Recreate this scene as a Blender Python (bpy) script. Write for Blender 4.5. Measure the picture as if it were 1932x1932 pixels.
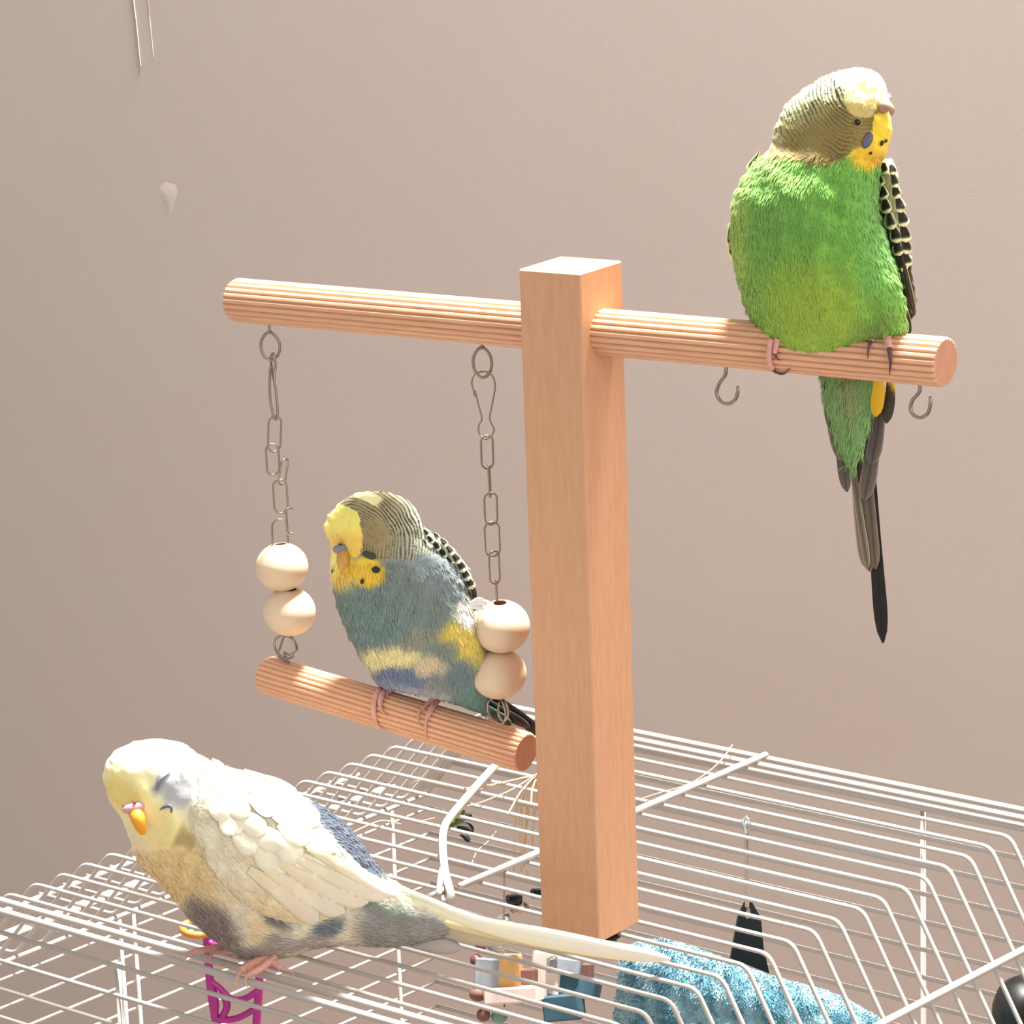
import bpy, math, random
import numpy as np
from mathutils import Vector, Matrix
random.seed(7); rng = np.random.default_rng(7)
for o in list(bpy.data.objects): bpy.data.objects.remove(o)
SC = bpy.context.scene; COL = SC.collection
U = 0.011          # one scene unit in metres (all coordinates below are in units, cage roof = z 0)

# ------------------------------------------------------------------ camera
YAW, PITCH, ROLL = 0.818996, 1.252645, -0.073332
CAMP = np.array([87.9438, -97.1750, 40.8625]); FPX = 7113.99; CX, CY = 183.81, 1556.01
def _rot(a, b, c):
    Rz = np.array([[math.cos(a), -math.sin(a), 0], [math.sin(a), math.cos(a), 0], [0, 0, 1]])
    Rx = np.array([[1, 0, 0], [0, math.cos(b), -math.sin(b)], [0, math.sin(b), math.cos(b)]])
    Rr = np.array([[math.cos(c), -math.sin(c), 0], [math.sin(c), math.cos(c), 0], [0, 0, 1]])
    return Rz @ Rx @ Rr
RM = _rot(YAW, PITCH, ROLL)
cam = bpy.data.cameras.new('camera'); co = bpy.data.objects.new('camera', cam); COL.objects.link(co)
cam.sensor_width = 36; cam.sensor_fit = 'HORIZONTAL'; cam.lens = FPX / 1932 * 36
cam.shift_x = (966 - CX) / 1932; cam.shift_y = (CY - 966) / 1932
cam.clip_start = 0.02; cam.clip_end = 50
m4 = Matrix([[*RM[0], CAMP[0] * U], [*RM[1], CAMP[1] * U], [*RM[2], CAMP[2] * U], [0, 0, 0, 1]])
co.matrix_world = m4; SC.camera = co

# ------------------------------------------------------------------ light
SC.view_settings.view_transform = 'Standard'; SC.view_settings.look = 'None'
SC.view_settings.gamma = 1; SC.view_settings.use_curve_mapping = False
SC.view_settings.exposure = 0.0
w = bpy.data.worlds.new('world'); SC.world = w; w.use_nodes = True
bg = w.node_tree.nodes['Background']; bg.inputs[0].default_value = (1.0, 0.97, 0.945, 1); bg.inputs[1].default_value = 0.74
def area(name, loc, target, size, power, color, sy=None):
    l = bpy.data.lights.new(name, 'AREA'); l.energy = power; l.color = color
    l.shape = 'RECTANGLE' if sy else 'DISK'; l.size = size
    if sy: l.size_y = sy
    o = bpy.data.objects.new(name, l); COL.objects.link(o); o.location = Vector(loc) * U
    o.rotation_euler = (Vector(target) - Vector(loc)).to_track_quat('-Z', 'Y').to_euler()
    return o
area('ceiling_lamp', (18, 14, 112), (17, -9, 8), 0.22, 98.0, (1.0, 0.97, 0.93))
area('window_light', (150, -25, 55), (18, -8, 8), 1.0, 11.0, (1.0, 0.97, 0.95), 1.3)

# ------------------------------------------------------------------ helpers
def ray(u, v):
    u = np.asarray(u, float); v = np.asarray(v, float)
    d = np.stack([(u - CX) / FPX, -(v - CY) / FPX, -np.ones_like(u)], -1)
    return d @ RM.T
def atz(u, v, z):
    d = ray(u, v); return CAMP + d * ((z - CAMP[2]) / d[2])
def atp(u, v, p, n):
    d = ray(u, v); return CAMP + d * (np.dot(np.asarray(p) - CAMP, n) / np.dot(d, n))
def atd(u, v, D):
    return CAMP + ray(u, v) * np.asarray(D, float)[..., None]
def proj(p):
    q = (np.asarray(p, float) - CAMP) @ RM
    return CX + FPX * q[..., 0] / -q[..., 2], CY - FPX * q[..., 1] / -q[..., 2], -q[..., 2]
RIGHT = RM[:, 0]; UP = RM[:, 1]; FWD = -RM[:, 2]

def s2l(c):
    c = np.asarray(c, float) / 255.0
    return np.where(c <= 0.04045, c / 12.92, ((c + 0.055) / 1.055) ** 2.4)
def rgba(c): return (*[float(x) for x in s2l(c)], 1.0)

ORG = {}
def thing(name, loc, label, cat, group=None, kind=None):
    o = bpy.data.objects.new(name, None); o.empty_display_size = 0.01; COL.objects.link(o)
    loc = np.array(loc, float); o.location = loc * U; ORG[o.name] = loc
    if label: o['label'] = label
    if cat: o['category'] = cat
    if group: o['group'] = group
    if kind: o['kind'] = kind
    return o
def tag(o, label=None, cat=None, group=None, kind=None):
    if label: o['label'] = label
    if cat: o['category'] = cat
    if group: o['group'] = group
    if kind: o['kind'] = kind
    return o
def mesh(name, V, F, mat, parent=None, smooth=True, col=None, loc=None):
    V = np.asarray(V, float)
    if parent is not None: org = ORG[parent.name]
    else: org = np.array(loc if loc is not None else (V.min(0) + V.max(0)) / 2 * [1, 1, 0] + [0, 0, V[:, 2].min()])
    me = bpy.data.meshes.new(name)
    if isinstance(F, np.ndarray) and F.ndim == 2:
        n = len(F); k = F.shape[1]
        me.vertices.add(len(V)); me.vertices.foreach_set('co', ((V - org) * U).astype(np.float32).ravel())
        me.loops.add(n * k); me.loops.foreach_set('vertex_index', F.astype(np.int32).ravel())
        me.polygons.add(n); me.polygons.foreach_set('loop_start', np.arange(0, n * k, k, dtype=np.int32))
        me.update(calc_edges=True); me.validate()
    else:
        me.from_pydata([tuple(v) for v in (V - org) * U], [], [tuple(int(i) for i in f) for f in F])
    me.polygons.foreach_set('use_smooth', np.full(len(me.polygons), smooth))
    if col is not None:
        a = me.color_attributes.new('Col', 'FLOAT_COLOR', 'POINT')
        c4 = np.ones((len(V), 4), np.float32); c4[:, :3] = s2l(col); a.data.foreach_set('color', c4.ravel())
    me.materials.append(mat)
    o = bpy.data.objects.new(name, me); COL.objects.link(o)
    if parent is not None: o.parent = parent
    else: o.location = org * U
    ORG[o.name] = org
    return o
def join(*parts):
    V = []; F = []; n = 0
    for v, f in parts:
        V.append(np.asarray(v, float)); F += [[i + n for i in q] for q in f]; n += len(v)
    return np.concatenate(V), F
def spline(P, n):
    P = np.asarray(P, float); 
    if len(P) < 3:
        t = np.linspace(0, 1, n)[:, None]; return P[0] * (1 - t) + P[-1] * t
    Q = np.concatenate([[2 * P[0] - P[1]], P, [2 * P[-1] - P[-2]]])
    d = np.concatenate([[0], np.cumsum(np.linalg.norm(np.diff(P[:, :min(3, P.shape[1])], axis=0), axis=1) + 1e-9)])
    ts = np.linspace(0, d[-1], n); out = []
    for t in ts:
        i = min(np.searchsorted(d, t, side='right') - 1, len(P) - 2); u = (t - d[i]) / (d[i + 1] - d[i])
        a, b, c, e = Q[i], Q[i + 1], Q[i + 2], Q[i + 3]
        out.append(0.5 * ((2 * b) + (c - a) * u + (2 * a - 5 * b + 4 * c - e) * u * u + (3 * b - a - 3 * c + e) * u ** 3))
    return np.array(out)
def fillet(P, r, k=4):
    P = [np.asarray(p, float) for p in P]; out = [P[0]]
    for a, b, c in zip(P[:-2], P[1:-1], P[2:]):
        u = (a - b) / np.linalg.norm(a - b); v = (c - b) / np.linalg.norm(c - b)
        p0 = b + u * r; p1 = b + v * r
        for i in range(k + 1):
            t = i / k; out.append((1 - t) ** 2 * p0 + 2 * t * (1 - t) * b + t * t * p1)
    out.append(P[-1]); return np.array(out)
def tube(P, r, n=8, closed=False, cap=True, flat=1.0):
    P = np.asarray(P, float); m = len(P); r = np.broadcast_to(np.asarray(r, float), (m,))
    if closed: T = np.roll(P, -1, 0) - np.roll(P, 1, 0)
    else: T = np.gradient(P, axis=0)
    T /= np.linalg.norm(T, axis=1)[:, None] + 1e-12
    a = np.array([0, 0, 1.0]) if abs(T[0][2]) < 0.9 else np.array([1.0, 0, 0])
    N = np.cross(T[0], a); N /= np.linalg.norm(N); V = []
    for i in range(m):
        N = N - T[i] * np.dot(N, T[i]); N /= np.linalg.norm(N); B = np.cross(T[i], N)
        for k in range(n):
            t = 2 * math.pi * k / n; V.append(P[i] + r[i] * (math.cos(t) * N + flat * math.sin(t) * B))
    F = []
    for i in range(m if closed else m - 1):
        j = (i + 1) % m
        for k in range(n): F.append([i * n + k, i * n + (k + 1) % n, j * n + (k + 1) % n, j * n + k])
    if cap and not closed:
        F.append(list(range(n))[::-1]); F.append([(m - 1) * n + k for k in range(n)])
    return np.array(V), F
def lathe(prof, c, ax, n=32):
    ax = np.asarray(ax, float); ax /= np.linalg.norm(ax)
    a = np.cross(ax, [0, 1, 0.1]); a /= np.linalg.norm(a); b = np.cross(ax, a)
    V = [np.asarray(c) + ax * h + r * (math.cos(t) * a + math.sin(t) * b) for r, h in prof for t in np.linspace(0, 2 * math.pi, n, endpoint=False)]
    F = [[i * n + k, i * n + (k + 1) % n, (i + 1) * n + (k + 1) % n, (i + 1) * n + k] for i in range(len(prof) - 1) for k in range(n)]
    if prof[0][0] > 1e-4: F.append([k for k in range(n)][::-1])
    if prof[-1][0] > 1e-4: F.append([(len(prof) - 1) * n + k for k in range(n)])
    return np.array(V), F
def box(c, ax, half, bev=0.06):
    """bevelled box; ax = 3 unit axes"""
    ax = [np.asarray(a, float) for a in ax]; V = []; idx = {}
    for sx in (-1, 1):
        for sy in (-1, 1):
            for sz in (-1, 1):
                for k in range(3):
                    h = [half[0] - bev, half[1] - bev, half[2] - bev]; h[k] += bev
                    idx[(sx, sy, sz, k)] = len(V)
                    V.append(np.asarray(c) + ax[0] * sx * h[0] + ax[1] * sy * h[1] + ax[2] * sz * h[2])
    F = []; S = (-1, 1)
    for k in range(3):
        for s in S:
            o = [i for i in range(3) if i != k]; q = []
            for a, b in ((-1, -1), (1, -1), (1, 1), (-1, 1)):
                t = [0, 0, 0]; t[k] = s; t[o[0]] = a; t[o[1]] = b; q.append(idx[(*t, k)])
            F.append(q)
    for k in range(3):
        a, b = [i for i in range(3) if i != k]
        for sa in S:
            for sb in S:
                def g(sk, f):
                    t = [0, 0, 0]; t[k] = sk; t[a] = sa; t[b] = sb; return idx[(*t, f)]
                F.append([g(-1, a), g(1, a), g(1, b), g(-1, b)])
    for sx in S:
        for sy in S:
            for sz in S: F.append([idx[(sx, sy, sz, k)] for k in range(3)])
    return np.array(V), F
def ellipsoid(c, ax, r, n=14, m=20):
    V = []; F = []
    for i in range(n + 1):
        a = math.pi * i / n
        for k in range(m):
            t = 2 * math.pi * k / m
            V.append(np.asarray(c) + ax[0] * r[0] * math.sin(a) * math.cos(t) + ax[1] * r[1] * math.cos(a) + ax[2] * r[2] * math.sin(a) * math.sin(t))
    for i in range(n):
        for k in range(m): F.append([i * m + k, i * m + (k + 1) % m, (i + 1) * m + (k + 1) % m, (i + 1) * m + k])
    return np.array(V), F
IMG = (RIGHT, UP, -FWD)

# ------------------------------------------------------------------ materials
def mat(name, color=(128, 128, 128), rough=0.6, metal=0.0, attr=False, spec=0.5, sheen=0.0, noise=None, bump=None, trans=0.0, sss=0.0):
    m = bpy.data.materials.new(name); m.use_nodes = True; nt = m.node_tree; b = nt.nodes['Principled BSDF']
    b.inputs['Roughness'].default_value = rough; b.inputs['Metallic'].default_value = metal
    b.inputs['Specular IOR Level'].default_value = spec
    if sheen: b.inputs['Sheen Weight'].default_value = sheen; b.inputs['Sheen Roughness'].default_value = 0.6
    if trans: b.inputs['Transmission Weight'].default_value = trans
    if sss:
        b.inputs['Subsurface Weight'].default_value = sss; b.inputs['Subsurface Radius'].default_value = (1, .6, .4); b.inputs['Subsurface Scale'].default_value = 0.002
    src = None
    if attr:
        a = nt.nodes.new('ShaderNodeAttribute'); a.attribute_name = 'Col'; src = a.outputs['Color']
    else: b.inputs['Base Color'].default_value = rgba(color)
    tc = nt.nodes.new('ShaderNodeTexCoord')
    if noise:   # (scale vec, amount, second colour)
        mp = nt.nodes.new('ShaderNodeMapping'); mp.inputs['Scale'].default_value = noise[0]
        nz = nt.nodes.new('ShaderNodeTexNoise'); nz.inputs['Scale'].default_value = 1; nz.inputs['Detail'].default_value = 5
        cr = nt.nodes.new('ShaderNodeMapRange'); cr.inputs[1].default_value = 0.35; cr.inputs[2].default_value = 0.68; cr.inputs[4].default_value = noise[1]
        mx = nt.nodes.new('ShaderNodeMix'); mx.data_type = 'RGBA'
        nt.links.new(tc.outputs['Object'], mp.inputs[0]); nt.links.new(mp.outputs[0], nz.inputs['Vector']); nt.links.new(nz.outputs[0], cr.inputs[0])
        nt.links.new(cr.outputs[0], mx.inputs[0])
        if src: nt.links.new(src, mx.inputs[6])
        else: mx.inputs[6].default_value = rgba(color)
        mx.inputs[7].default_value = rgba(noise[2]); src = mx.outputs[2]
    if src: nt.links.new(src, b.inputs['Base Color'])
    if bump:    # (scale vec, strength, distance)
        mp = nt.nodes.new('ShaderNodeMapping'); mp.inputs['Scale'].default_value = bump[0]
        nz = nt.nodes.new('ShaderNodeTexNoise'); nz.inputs['Scale'].default_value = 1; nz.inputs['Detail'].default_value = 4
        bp = nt.nodes.new('ShaderNodeBump'); bp.inputs['Strength'].default_value = bump[1]; bp.inputs['Distance'].default_value = bump[2]
        nt.links.new(tc.outputs['Object'], mp.inputs[0]); nt.links.new(mp.outputs[0], nz.inputs['Vector'])
        nt.links.new(nz.outputs[0], bp.inputs['Height']); nt.links.new(bp.outputs[0], b.inputs['Normal'])
    return m
M_wall = mat('wall_paint', (180, 168, 160), 0.9, spec=0.2, noise=((9, 9, 9), 0.35, (178, 162, 155)), bump=((1400, 1400, 1400), 0.12, 0.0002))
M_mark = mat('wall_filler', (190, 178, 170), 0.85, spec=0.2)
M_smudge = mat('wall_smudge', (192, 168, 162), 0.9, spec=0.1)
M_floor = mat('floor_boards', (150, 126, 108), 0.6, noise=((3, 40, 1), 0.6, (120, 98, 80)))
M_wood = mat('beech_post', (214, 162, 124), 0.55, noise=((620, 620, 90), 0.4, (198, 142, 102)), bump=((500, 500, 60), 0.2, 0.0003))
M_dowel = mat('beech_dowel', (230, 180, 144), 0.5, noise=((60, 900, 900), 0.5, (208, 148, 108)))
M_cap = mat('beech_end_grain', (212, 156, 126), 0.7, noise=((900, 900, 120), 0.5, (188, 128, 98)))
M_bead = mat('bare_wood_bead', (222, 198, 170), 0.7, noise=((150, 150, 150), 0.4, (212, 182, 152)))
M_hole = mat('bead_bore', (150, 96, 70), 0.8)
M_steel = mat('nickel_wire', (160, 147, 136), 0.28, metal=1.0)
M_white = mat('white_coated_wire', (186, 179, 172), 0.6, spec=0.2, noise=((300, 300, 300), 0.15, (170, 162, 154)))
M_black = mat('black_plastic', (24, 23, 23), 0.4)
M_feather = mat('plumage', attr=True, rough=0.85, spec=0.15, sheen=0.15)
M_vane = mat('feather_vane', attr=True, rough=0.6, spec=0.25)
M_pink = mat('foot_skin', (226, 172, 158), 0.6, noise=((900, 900, 900), 0.6, (206, 142, 128)), sss=0.1)
M_claw = mat('claw_horn', (92, 60, 54), 0.4)
M_claw2 = mat('pale_claw', (206, 160, 146), 0.5)
M_eye = mat('eye_black', (20, 16, 15), 0.1)
M_lid = mat('bare_eye_ring', (196, 186, 166), 0.7)
M_cere = mat('cere_skin', attr=True, rough=0.5)
M_beak = mat('beak_horn', attr=True, rough=0.4)
M_straw = mat('dry_straw', (196, 166, 124), 0.7)
M_herb = mat('dried_herb', (62, 74, 34), 0.8, noise=((500, 500, 500), 0.7, (24, 26, 16)))
M_purple = mat('purple_plastic', (164, 34, 128), 0.35)
M_orange = mat('orange_plastic', (196, 128, 48), 0.5)
M_fleece = mat('blue_fleece', attr=True, rough=0.95, spec=0.05)
M_cloth = mat('fleece_backing', (128, 164, 178), 0.95)
M_paperw = mat('pale_wood_block', (226, 206, 196), 0.8)
M_teal = mat('teal_block', (46, 82, 100), 0.6, noise=((120, 120, 120), 0.6, (72, 110, 124)))
M_grey = mat('grey_block', (150, 156, 164), 0.7, noise=((150, 150, 150), 0.6, (118, 122, 128)))
M_brown = mat('brown_block', (122, 84, 74), 0.7)
M_gold = mat('golden_wood_block', (214, 168, 108), 0.6)
M_chrome = mat('polished_bell', (230, 230, 230), 0.08, metal=1.0)

# ------------------------------------------------------------------ room
E3 = np.eye(3); WALLY = 19.0
V, F = box((20, WALLY + 5, 60), E3, (260, 5, 180), 0.01)
wall = tag(mesh('wall_back', V, F, M_wall, smooth=False), 'matte mauve beige wall behind the cage', None, kind='structure')
V, F = box((20, -60, -122), E3, (260, 84, 2), 0.01)
tag(mesh('floor', V, F, M_floor, smooth=False), kind='structure')
def wallpt(u, v, off=0.03): return atp(u, v, (0, WALLY - off, 0), np.array([0, 1.0, 0]))
def wall_streak(P, wpx, name, m, h=0.05):
    P = spline([wallpt(*p) for p in P], 40); V, F = tube(P, np.linspace(0.3, 1, 40) ** 0.5 * wpx / 50.0, 6)
    V[:, 1] = WALLY - np.clip((WALLY - V[:, 1]), -0.05, h); mesh(name, V, F, m, wall)
wall_streak([(266, 128), (262, 90), (257, 40), (252, 0), (248, -60)], 1.6, 'filler_drip', M_mark)
wall_streak([(290, 110), (285, 60), (280, 10), (276, -40)], 1.2, 'filler_drip', M_mark, 0.02)
P = [(302, 350), (312, 343), (322, 346), (331, 348), (335, 360), (333, 372), (329, 385), (325, 398), (321, 410), (316, 398), (311, 385), (305, 372), (301, 360)]
Q = [wallpt(*p, off=0.0) for p in P]; c0 = np.mean(Q, 0) - [0, .02, 0]; V = [q for q in Q] + [q * .45 + c0 * .55 - [0, .006, 0] for q in Q] + [c0]
n = len(P); F = [[i, (i + 1) % n, n + (i + 1) % n, n + i] for i in range(n)] + [[n + i, n + (i + 1) % n, 2 * n] for i in range(n)]
mesh('filler_scar', V, F, M_mark, wall)

# ------------------------------------------------------------------ bird cage
S = 1.2; W = 23.584
cage = thing('birdcage', (W / 2, -6, -36), 'large white wire birdcage with flat barred roof and sloping sides', 'birdcage')
def part_wire(name, P, r, bend=0, n=8, label=None, m=None):
    P = fillet(P, bend) if bend else np.asarray(P, float)
    V, F = tube(P, r, n); o = mesh(name, V, F, m or M_white, cage)
    if label: o['label'] = label
    return o
yA, yB = -16.5 * S, -17.1 * S; bA, bB = 4.5 * S, 5.1 * S
LX, LZ = -3.86, -4.05; RX, RZ = W + 3.1, -5.5; LIP = 3.9
jit = {k: (random.uniform(-.06, .06), random.uniform(-.05, .05)) for k in range(-4, 17)}
bl = {1: -.02, 4: -.05, 12: -.12, 13: -.08}
for k in range(-4, 17):
    y = -k * S; j = jit[k]
    part_wire('roof_wire', [(LX - LIP, y, LZ), (LX + j[0], y, LZ), (0 + bl.get(k, 0) + j[0] * .5, y, 0), (W + j[1], y, 0), (RX + j[1], y, RZ), (RX + .1, y, -9)], 0.075, 0.32, 8)
for y, z in ((yA, 0), (yB, -0.02)):
    part_wire('front_frame_rod', [(LX, y, LZ), (-0.3, y, 0), (W + .4, y, 0), (RX, y, RZ), (RX, y, -9)], 0.125, 0.5, 10)
for y in (bA, bB):
    part_wire('back_frame_rod', [(LX, y, LZ), (-0.2, y, 0), (W + .4, y, 0), (RX, y, RZ), (RX, y, -9)], 0.11, 0.5, 10)
HZ = 1.02; NH = 34
for i in range(NH):
    z = -0.68 - i * HZ
    part_wire('front_wire', [(max(LX, z * .95), yB - .12, z), (W + .9 if i < 4 else RX, yB - .12, z)], 0.08, 0, 6)
    part_wire('back_wire', [(max(LX, z * .95), bB, z), (min(W + 1 + i * .5, RX), bB, z)], 0.085, 0, 6)
    if z < LZ: part_wire('side_wire', [(LX, yB, z), (LX, bB, z)], 0.058, 0, 6)
    if i > 5: part_wire('side_wire', [(RX, yB, z - .25), (RX, bB, z - .25)], 0.075, 0, 6)
def post(x, y, top, r=0.15):
    part_wire('upright', [(x, y, top), (x, y, -35)], r, 0, 10)
p = atp(204, 1822, (0, yB - .3, 0), np.array([0, 1.0, 0])); post(p[0], yB - .1 + .2, -.68, 0.11); XF = p[0]
p = atp(1736, 1560, (0, bB, 0), np.array([0, 1.0, 0])); XB = p[0]
post(XB, bB + .18, -.6, 0.095)
for y in (3.9, -10.0, -10.7): post(LX + .1, y, LZ - .2, 0.07)
post(RX, bB, -6); post(RX, yB, -6)
part_wire('side_frame_rod', [(LX - LIP + .3, yB, LZ), (LX - LIP + .3, bB, LZ)], 0.12, 0, 8)
part_wire('side_frame_rod', [(LX, yB, LZ - .12), (LX, bB, LZ - .12)], 0.09, 0, 8)
V, F = box((LX - 1.95, (yB + bB) / 2, LZ - .1), E3, (0.3, (bB - yB) / 2, 0.05), 0.02)
mesh('side_rail', V, F, M_white, cage)
rx = (RX - W) * (3.0 / 5.5)
part_wire('slope_rod', [(W + rx + .12, yB, -3.0 + .1), (W + rx + .12, bB, -3.0 + .1)], 0.135, 0, 10)
# roof door edge + wire handle
a = atz(868, 1672, .2); b = atz(1445, 1424, .2)
part_wire('door_rod', [a, b], 0.12, 0, 10)
h = [atz(*q, .34) for q in ((937, 1442), (915, 1465), (884, 1500), (852, 1538), (839, 1560), (835, 1588), (839, 1640), (851, 1690))]
h += [atz(846, 1702, .1), atz(838, 1698, -.05), atz(836, 1684, .0)]
part_wire('carry_handle', spline(h, 60), 0.135, 0, 10, 'bent white wire handle lying on the roof')
h = [atz(*q, .3) for q in ((834, 1640), (830, 1664), (828, 1688))]
part_wire('hinge_hook', spline(h, 10), 0.1, 0, 8)
part_wire('hinge_hook', [atz(808, 1692, .2), atz(842, 1676, .2)], 0.09, 0, 8)
V, F = box((W / 2 + .7, (yB + bB) / 2, -38), E3, ((RX - LX) / 2 + .6, (bB - yB) / 2 + .6, 3.0), 0.4)
mesh('tray', V, F, mat('tray_plastic', (205, 200, 194), 0.5), cage)
V, F = box((W / 2, -12, -42.5), E3, (34, 28, 1.4), 0.2); parts = [(V, F)]
table = thing('table', (W / 2, -12, -120), 'plain table under the white birdcage', 'table')
mesh('table_top', V, F, M_wood, table, smooth=False)
for sx in (-1, 1):
    for sy in (-1, 1):
        V, F = box((W / 2 + sx * 31, -12 + sy * 25, -82), E3, (1.6, 1.6, 38), 0.2); mesh('leg', V, F, M_wood, table, smooth=False)

# ------------------------------------------------------------------ play stand
PCX, PCY, PA, TH, PH, PZ = 17.8353, -11.0016, 2.177, 0.074176, 20.80, 18.90
e1 = np.array([math.cos(TH), math.sin(TH), 0]); e2 = np.array([-math.sin(TH), math.cos(TH), 0]); ez = np.array([0, 0, 1.0])
pc = np.array([PCX, PCY, PZ])
stand = thing('perch_stand', (PCX, PCY, 0.1), 'square beech post with one long fluted crossbar standing on the cage roof', 'perch stand')
V, F = box((PCX, PCY, PH / 2 + .06), (e1, e2, ez), (PA / 2, PA / 2, PH / 2 - .04), 0.045)
mesh('post', V, F, M_wood, stand, smooth=False)
V, F = lathe([(0.0, -.5), (.55, -.5), (.6, -.45), (.6, -.12), (.75, -.06), (.5, .1), (0.0, .1)], (PCX + .35, PCY - .1, 0), (0, 0, 1), 24)
mesh('clamp_nut', V, F, M_black, stand, smooth=False)
def dowel(A, B, r, nf=22, seg=264, roll=0.0, cham=0.16):
    A = np.asarray(A, float); B = np.asarray(B, float); ax = (B - A); L = np.linalg.norm(ax); ax /= L
    n1 = np.cross(ax, [0, 0, 1]); n1 /= np.linalg.norm(n1); n2 = np.cross(ax, n1)
    st = [(0, r - cham), (cham * .35, r - cham * .35), (cham, r), (L - cham * .5, r), (L - cham * .15, r - cham * .15), (L, r - cham * .4)]
    V = []; 
    for h, rr in st:
        for k in range(seg):
            t = 2 * math.pi * k / seg + roll
            x = (t * nf / (2 * math.pi)) % 1.0; d = abs(x - .5) * 2       # 1 = groove centre
            g = 0.11 * max(0, (d - .5) / .5) ** 1.2 * min(1, rr / r)
            q = min(rr, r - g); V.append(A + ax * h + q * (math.cos(t) * n1 + math.sin(t) * n2))
    F = [[i * seg + k, i * seg + (k + 1) % seg, (i + 1) * seg + (k + 1) % seg, (i + 1) * seg + k] for i in range(len(st) - 1) for k in range(seg)]
    F.append(list(range(seg))[::-1]); 
    cap = [np.array(V[(len(st) - 1) * seg + k]) + ax * .004 for k in range(seg)]
    F.append([(len(st) - 1) * seg + k for k in range(seg)])
    return np.array(V), F, cap
def make_dowel(parent, A, B, r, roll=0, name='dowel'):
    V, F, cap = dowel(A, B, r, roll=roll); o = mesh(name, V, F, M_dowel, parent)
    o.data.materials.append(M_cap); o.data.polygons[len(o.data.polygons) - 1].material_index = 1
    for i in (1, 2): o.data.polygons[len(o.data.polygons) - i].use_smooth = False
    return o
PA_, PB_ = pc - e1 * 12.95, pc + e1 * 12.35; PR = 0.69
make_dowel(stand, PA_, PB_, PR, roll=.1)
def on_cyl(u, v, A, B, r, off=0.0):
    """front intersection of a pixel ray with a cylinder"""
    A = np.asarray(A, float); ax = (B - A) / np.linalg.norm(B - A); d = ray(u, v); o = CAMP - A
    dp = d - ax * (d @ ax); op = o - ax * (o @ ax); rr = r + off
    a = dp @ dp; b = 2 * dp @ op; c = op @ op - rr * rr; D = b * b - 4 * a * c
    t = (-b - math.sqrt(max(D, 0))) / (2 * a) if D > 0 else -b / (2 * a)
    p = CAMP + d * t
    if D <= 0:
        c0 = A + ax * ((p - A) @ ax); p = c0 + (p - c0)
    return p
def pl(u, v, off=0.0): return atp(u, v, pc - e2 * off, e2)
def teardrop(c, wu, hu, r, R=RIGHT, n=40, parent=None, name='screw_eye', shank=.5):
    P = []
    for i in range(n + 1):
        t = 2 * math.pi * i / n * 0.97 + math.pi / 2
        k = 1 - 0.25 * max(0, math.sin(t)) ** 3
        P.append(c + R * wu * math.cos(t) * k + ez * hu * math.sin(t))
    P[-1] = P[-1] - FWD * .05
    P = [c + ez * (hu + shank)] + P
    V, F = tube(spline(P, 90), r, 8); return mesh(name, V, F, M_steel, parent)
eyeL = pl(510, 653); eyeR = pl(910, 684)
teardrop(eyeL, .30, .44, .05, parent=stand, shank=.45)
teardrop(eyeR, .28, .46, .05, parent=stand, shank=.45)
def cup_hook(top, pts):
    P = spline([top] + [pl(*q) for q in pts], 50)
    V1 = tube(P, np.concatenate([np.full(46, .055), [.055, .05, .045, .03]]), 8)
    V2 = lathe([(0.0, 0), (.09, 0), (.12, -.04), (.12, -.1), (0.07, -.12), (0, -.12)], top - ez * .72, ez, 14)
    V, F = join(V1); return mesh('cup_hook', V, F, M_steel, stand)
cup_hook(pl(1370, 640), [(1370, 692), (1368, 708), (1357, 724), (1352, 742), (1360, 757), (1374, 762), (1387, 754), (1392, 740), (1392, 728)])
cup_hook(pl(1736, 680), [(1736, 726), (1734, 740), (1722, 755), (1718, 770), (1724, 783), (1738, 788), (1750, 780), (1755, 765), (1755, 748)])

# ------------------------------------------------------------------ swing
swing = thing('bird_swing', pl(740, 1345), 'small swing of fluted dowel hung on two beaded chains beside the post', 'bird swing')
SA, SB = pl(500, 1272), pl(993, 1420); SR = 0.64
SA = SA + 0; make_dowel(swing, SA, SB, SR, roll=.25)
def bead(u, v, r, parent, ax=(0, 0, 1)):
    c = pl(u, v); h = .22; prof = []
    for t in np.linspace(math.asin(h / r), math.pi - math.asin(h / r), 22):
        prof.append((r * math.sin(t), r * .93 * math.cos(t)))
    z0 = prof[0][1]; prof = [(h * .9, -z0), (h * .9, z0 - .02)][1:] + prof + [(h * .9, -z0 + .02)]
    V, F = lathe(prof, c, ax, 36); F = F[:-2]
    o = mesh('bead', V, F, M_bead, parent)
    V, F = lathe([(h * .92, z0), (h * .92, -z0)], c, ax, 20); mesh('bore', V, F[:-2], M_hole, o); return o
bead(532, 1070, .85, swing, (-.06, .04, 1)); bead(546, 1154, .85, swing, (.08, 0, 1))
bead(946, 1182, .88, swing, (.06, -.1, 1)); bead(941, 1271, .86, swing, (-.05, .02, 1))
chains = {}
for nm, cc in (('L', eyeL), ('R', eyeR)):
    o = bpy.data.objects.new('chain', None); COL.objects.link(o); o.parent = swing; ORG[o.name] = ORG[swing.name]; chains[nm] = o
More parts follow.
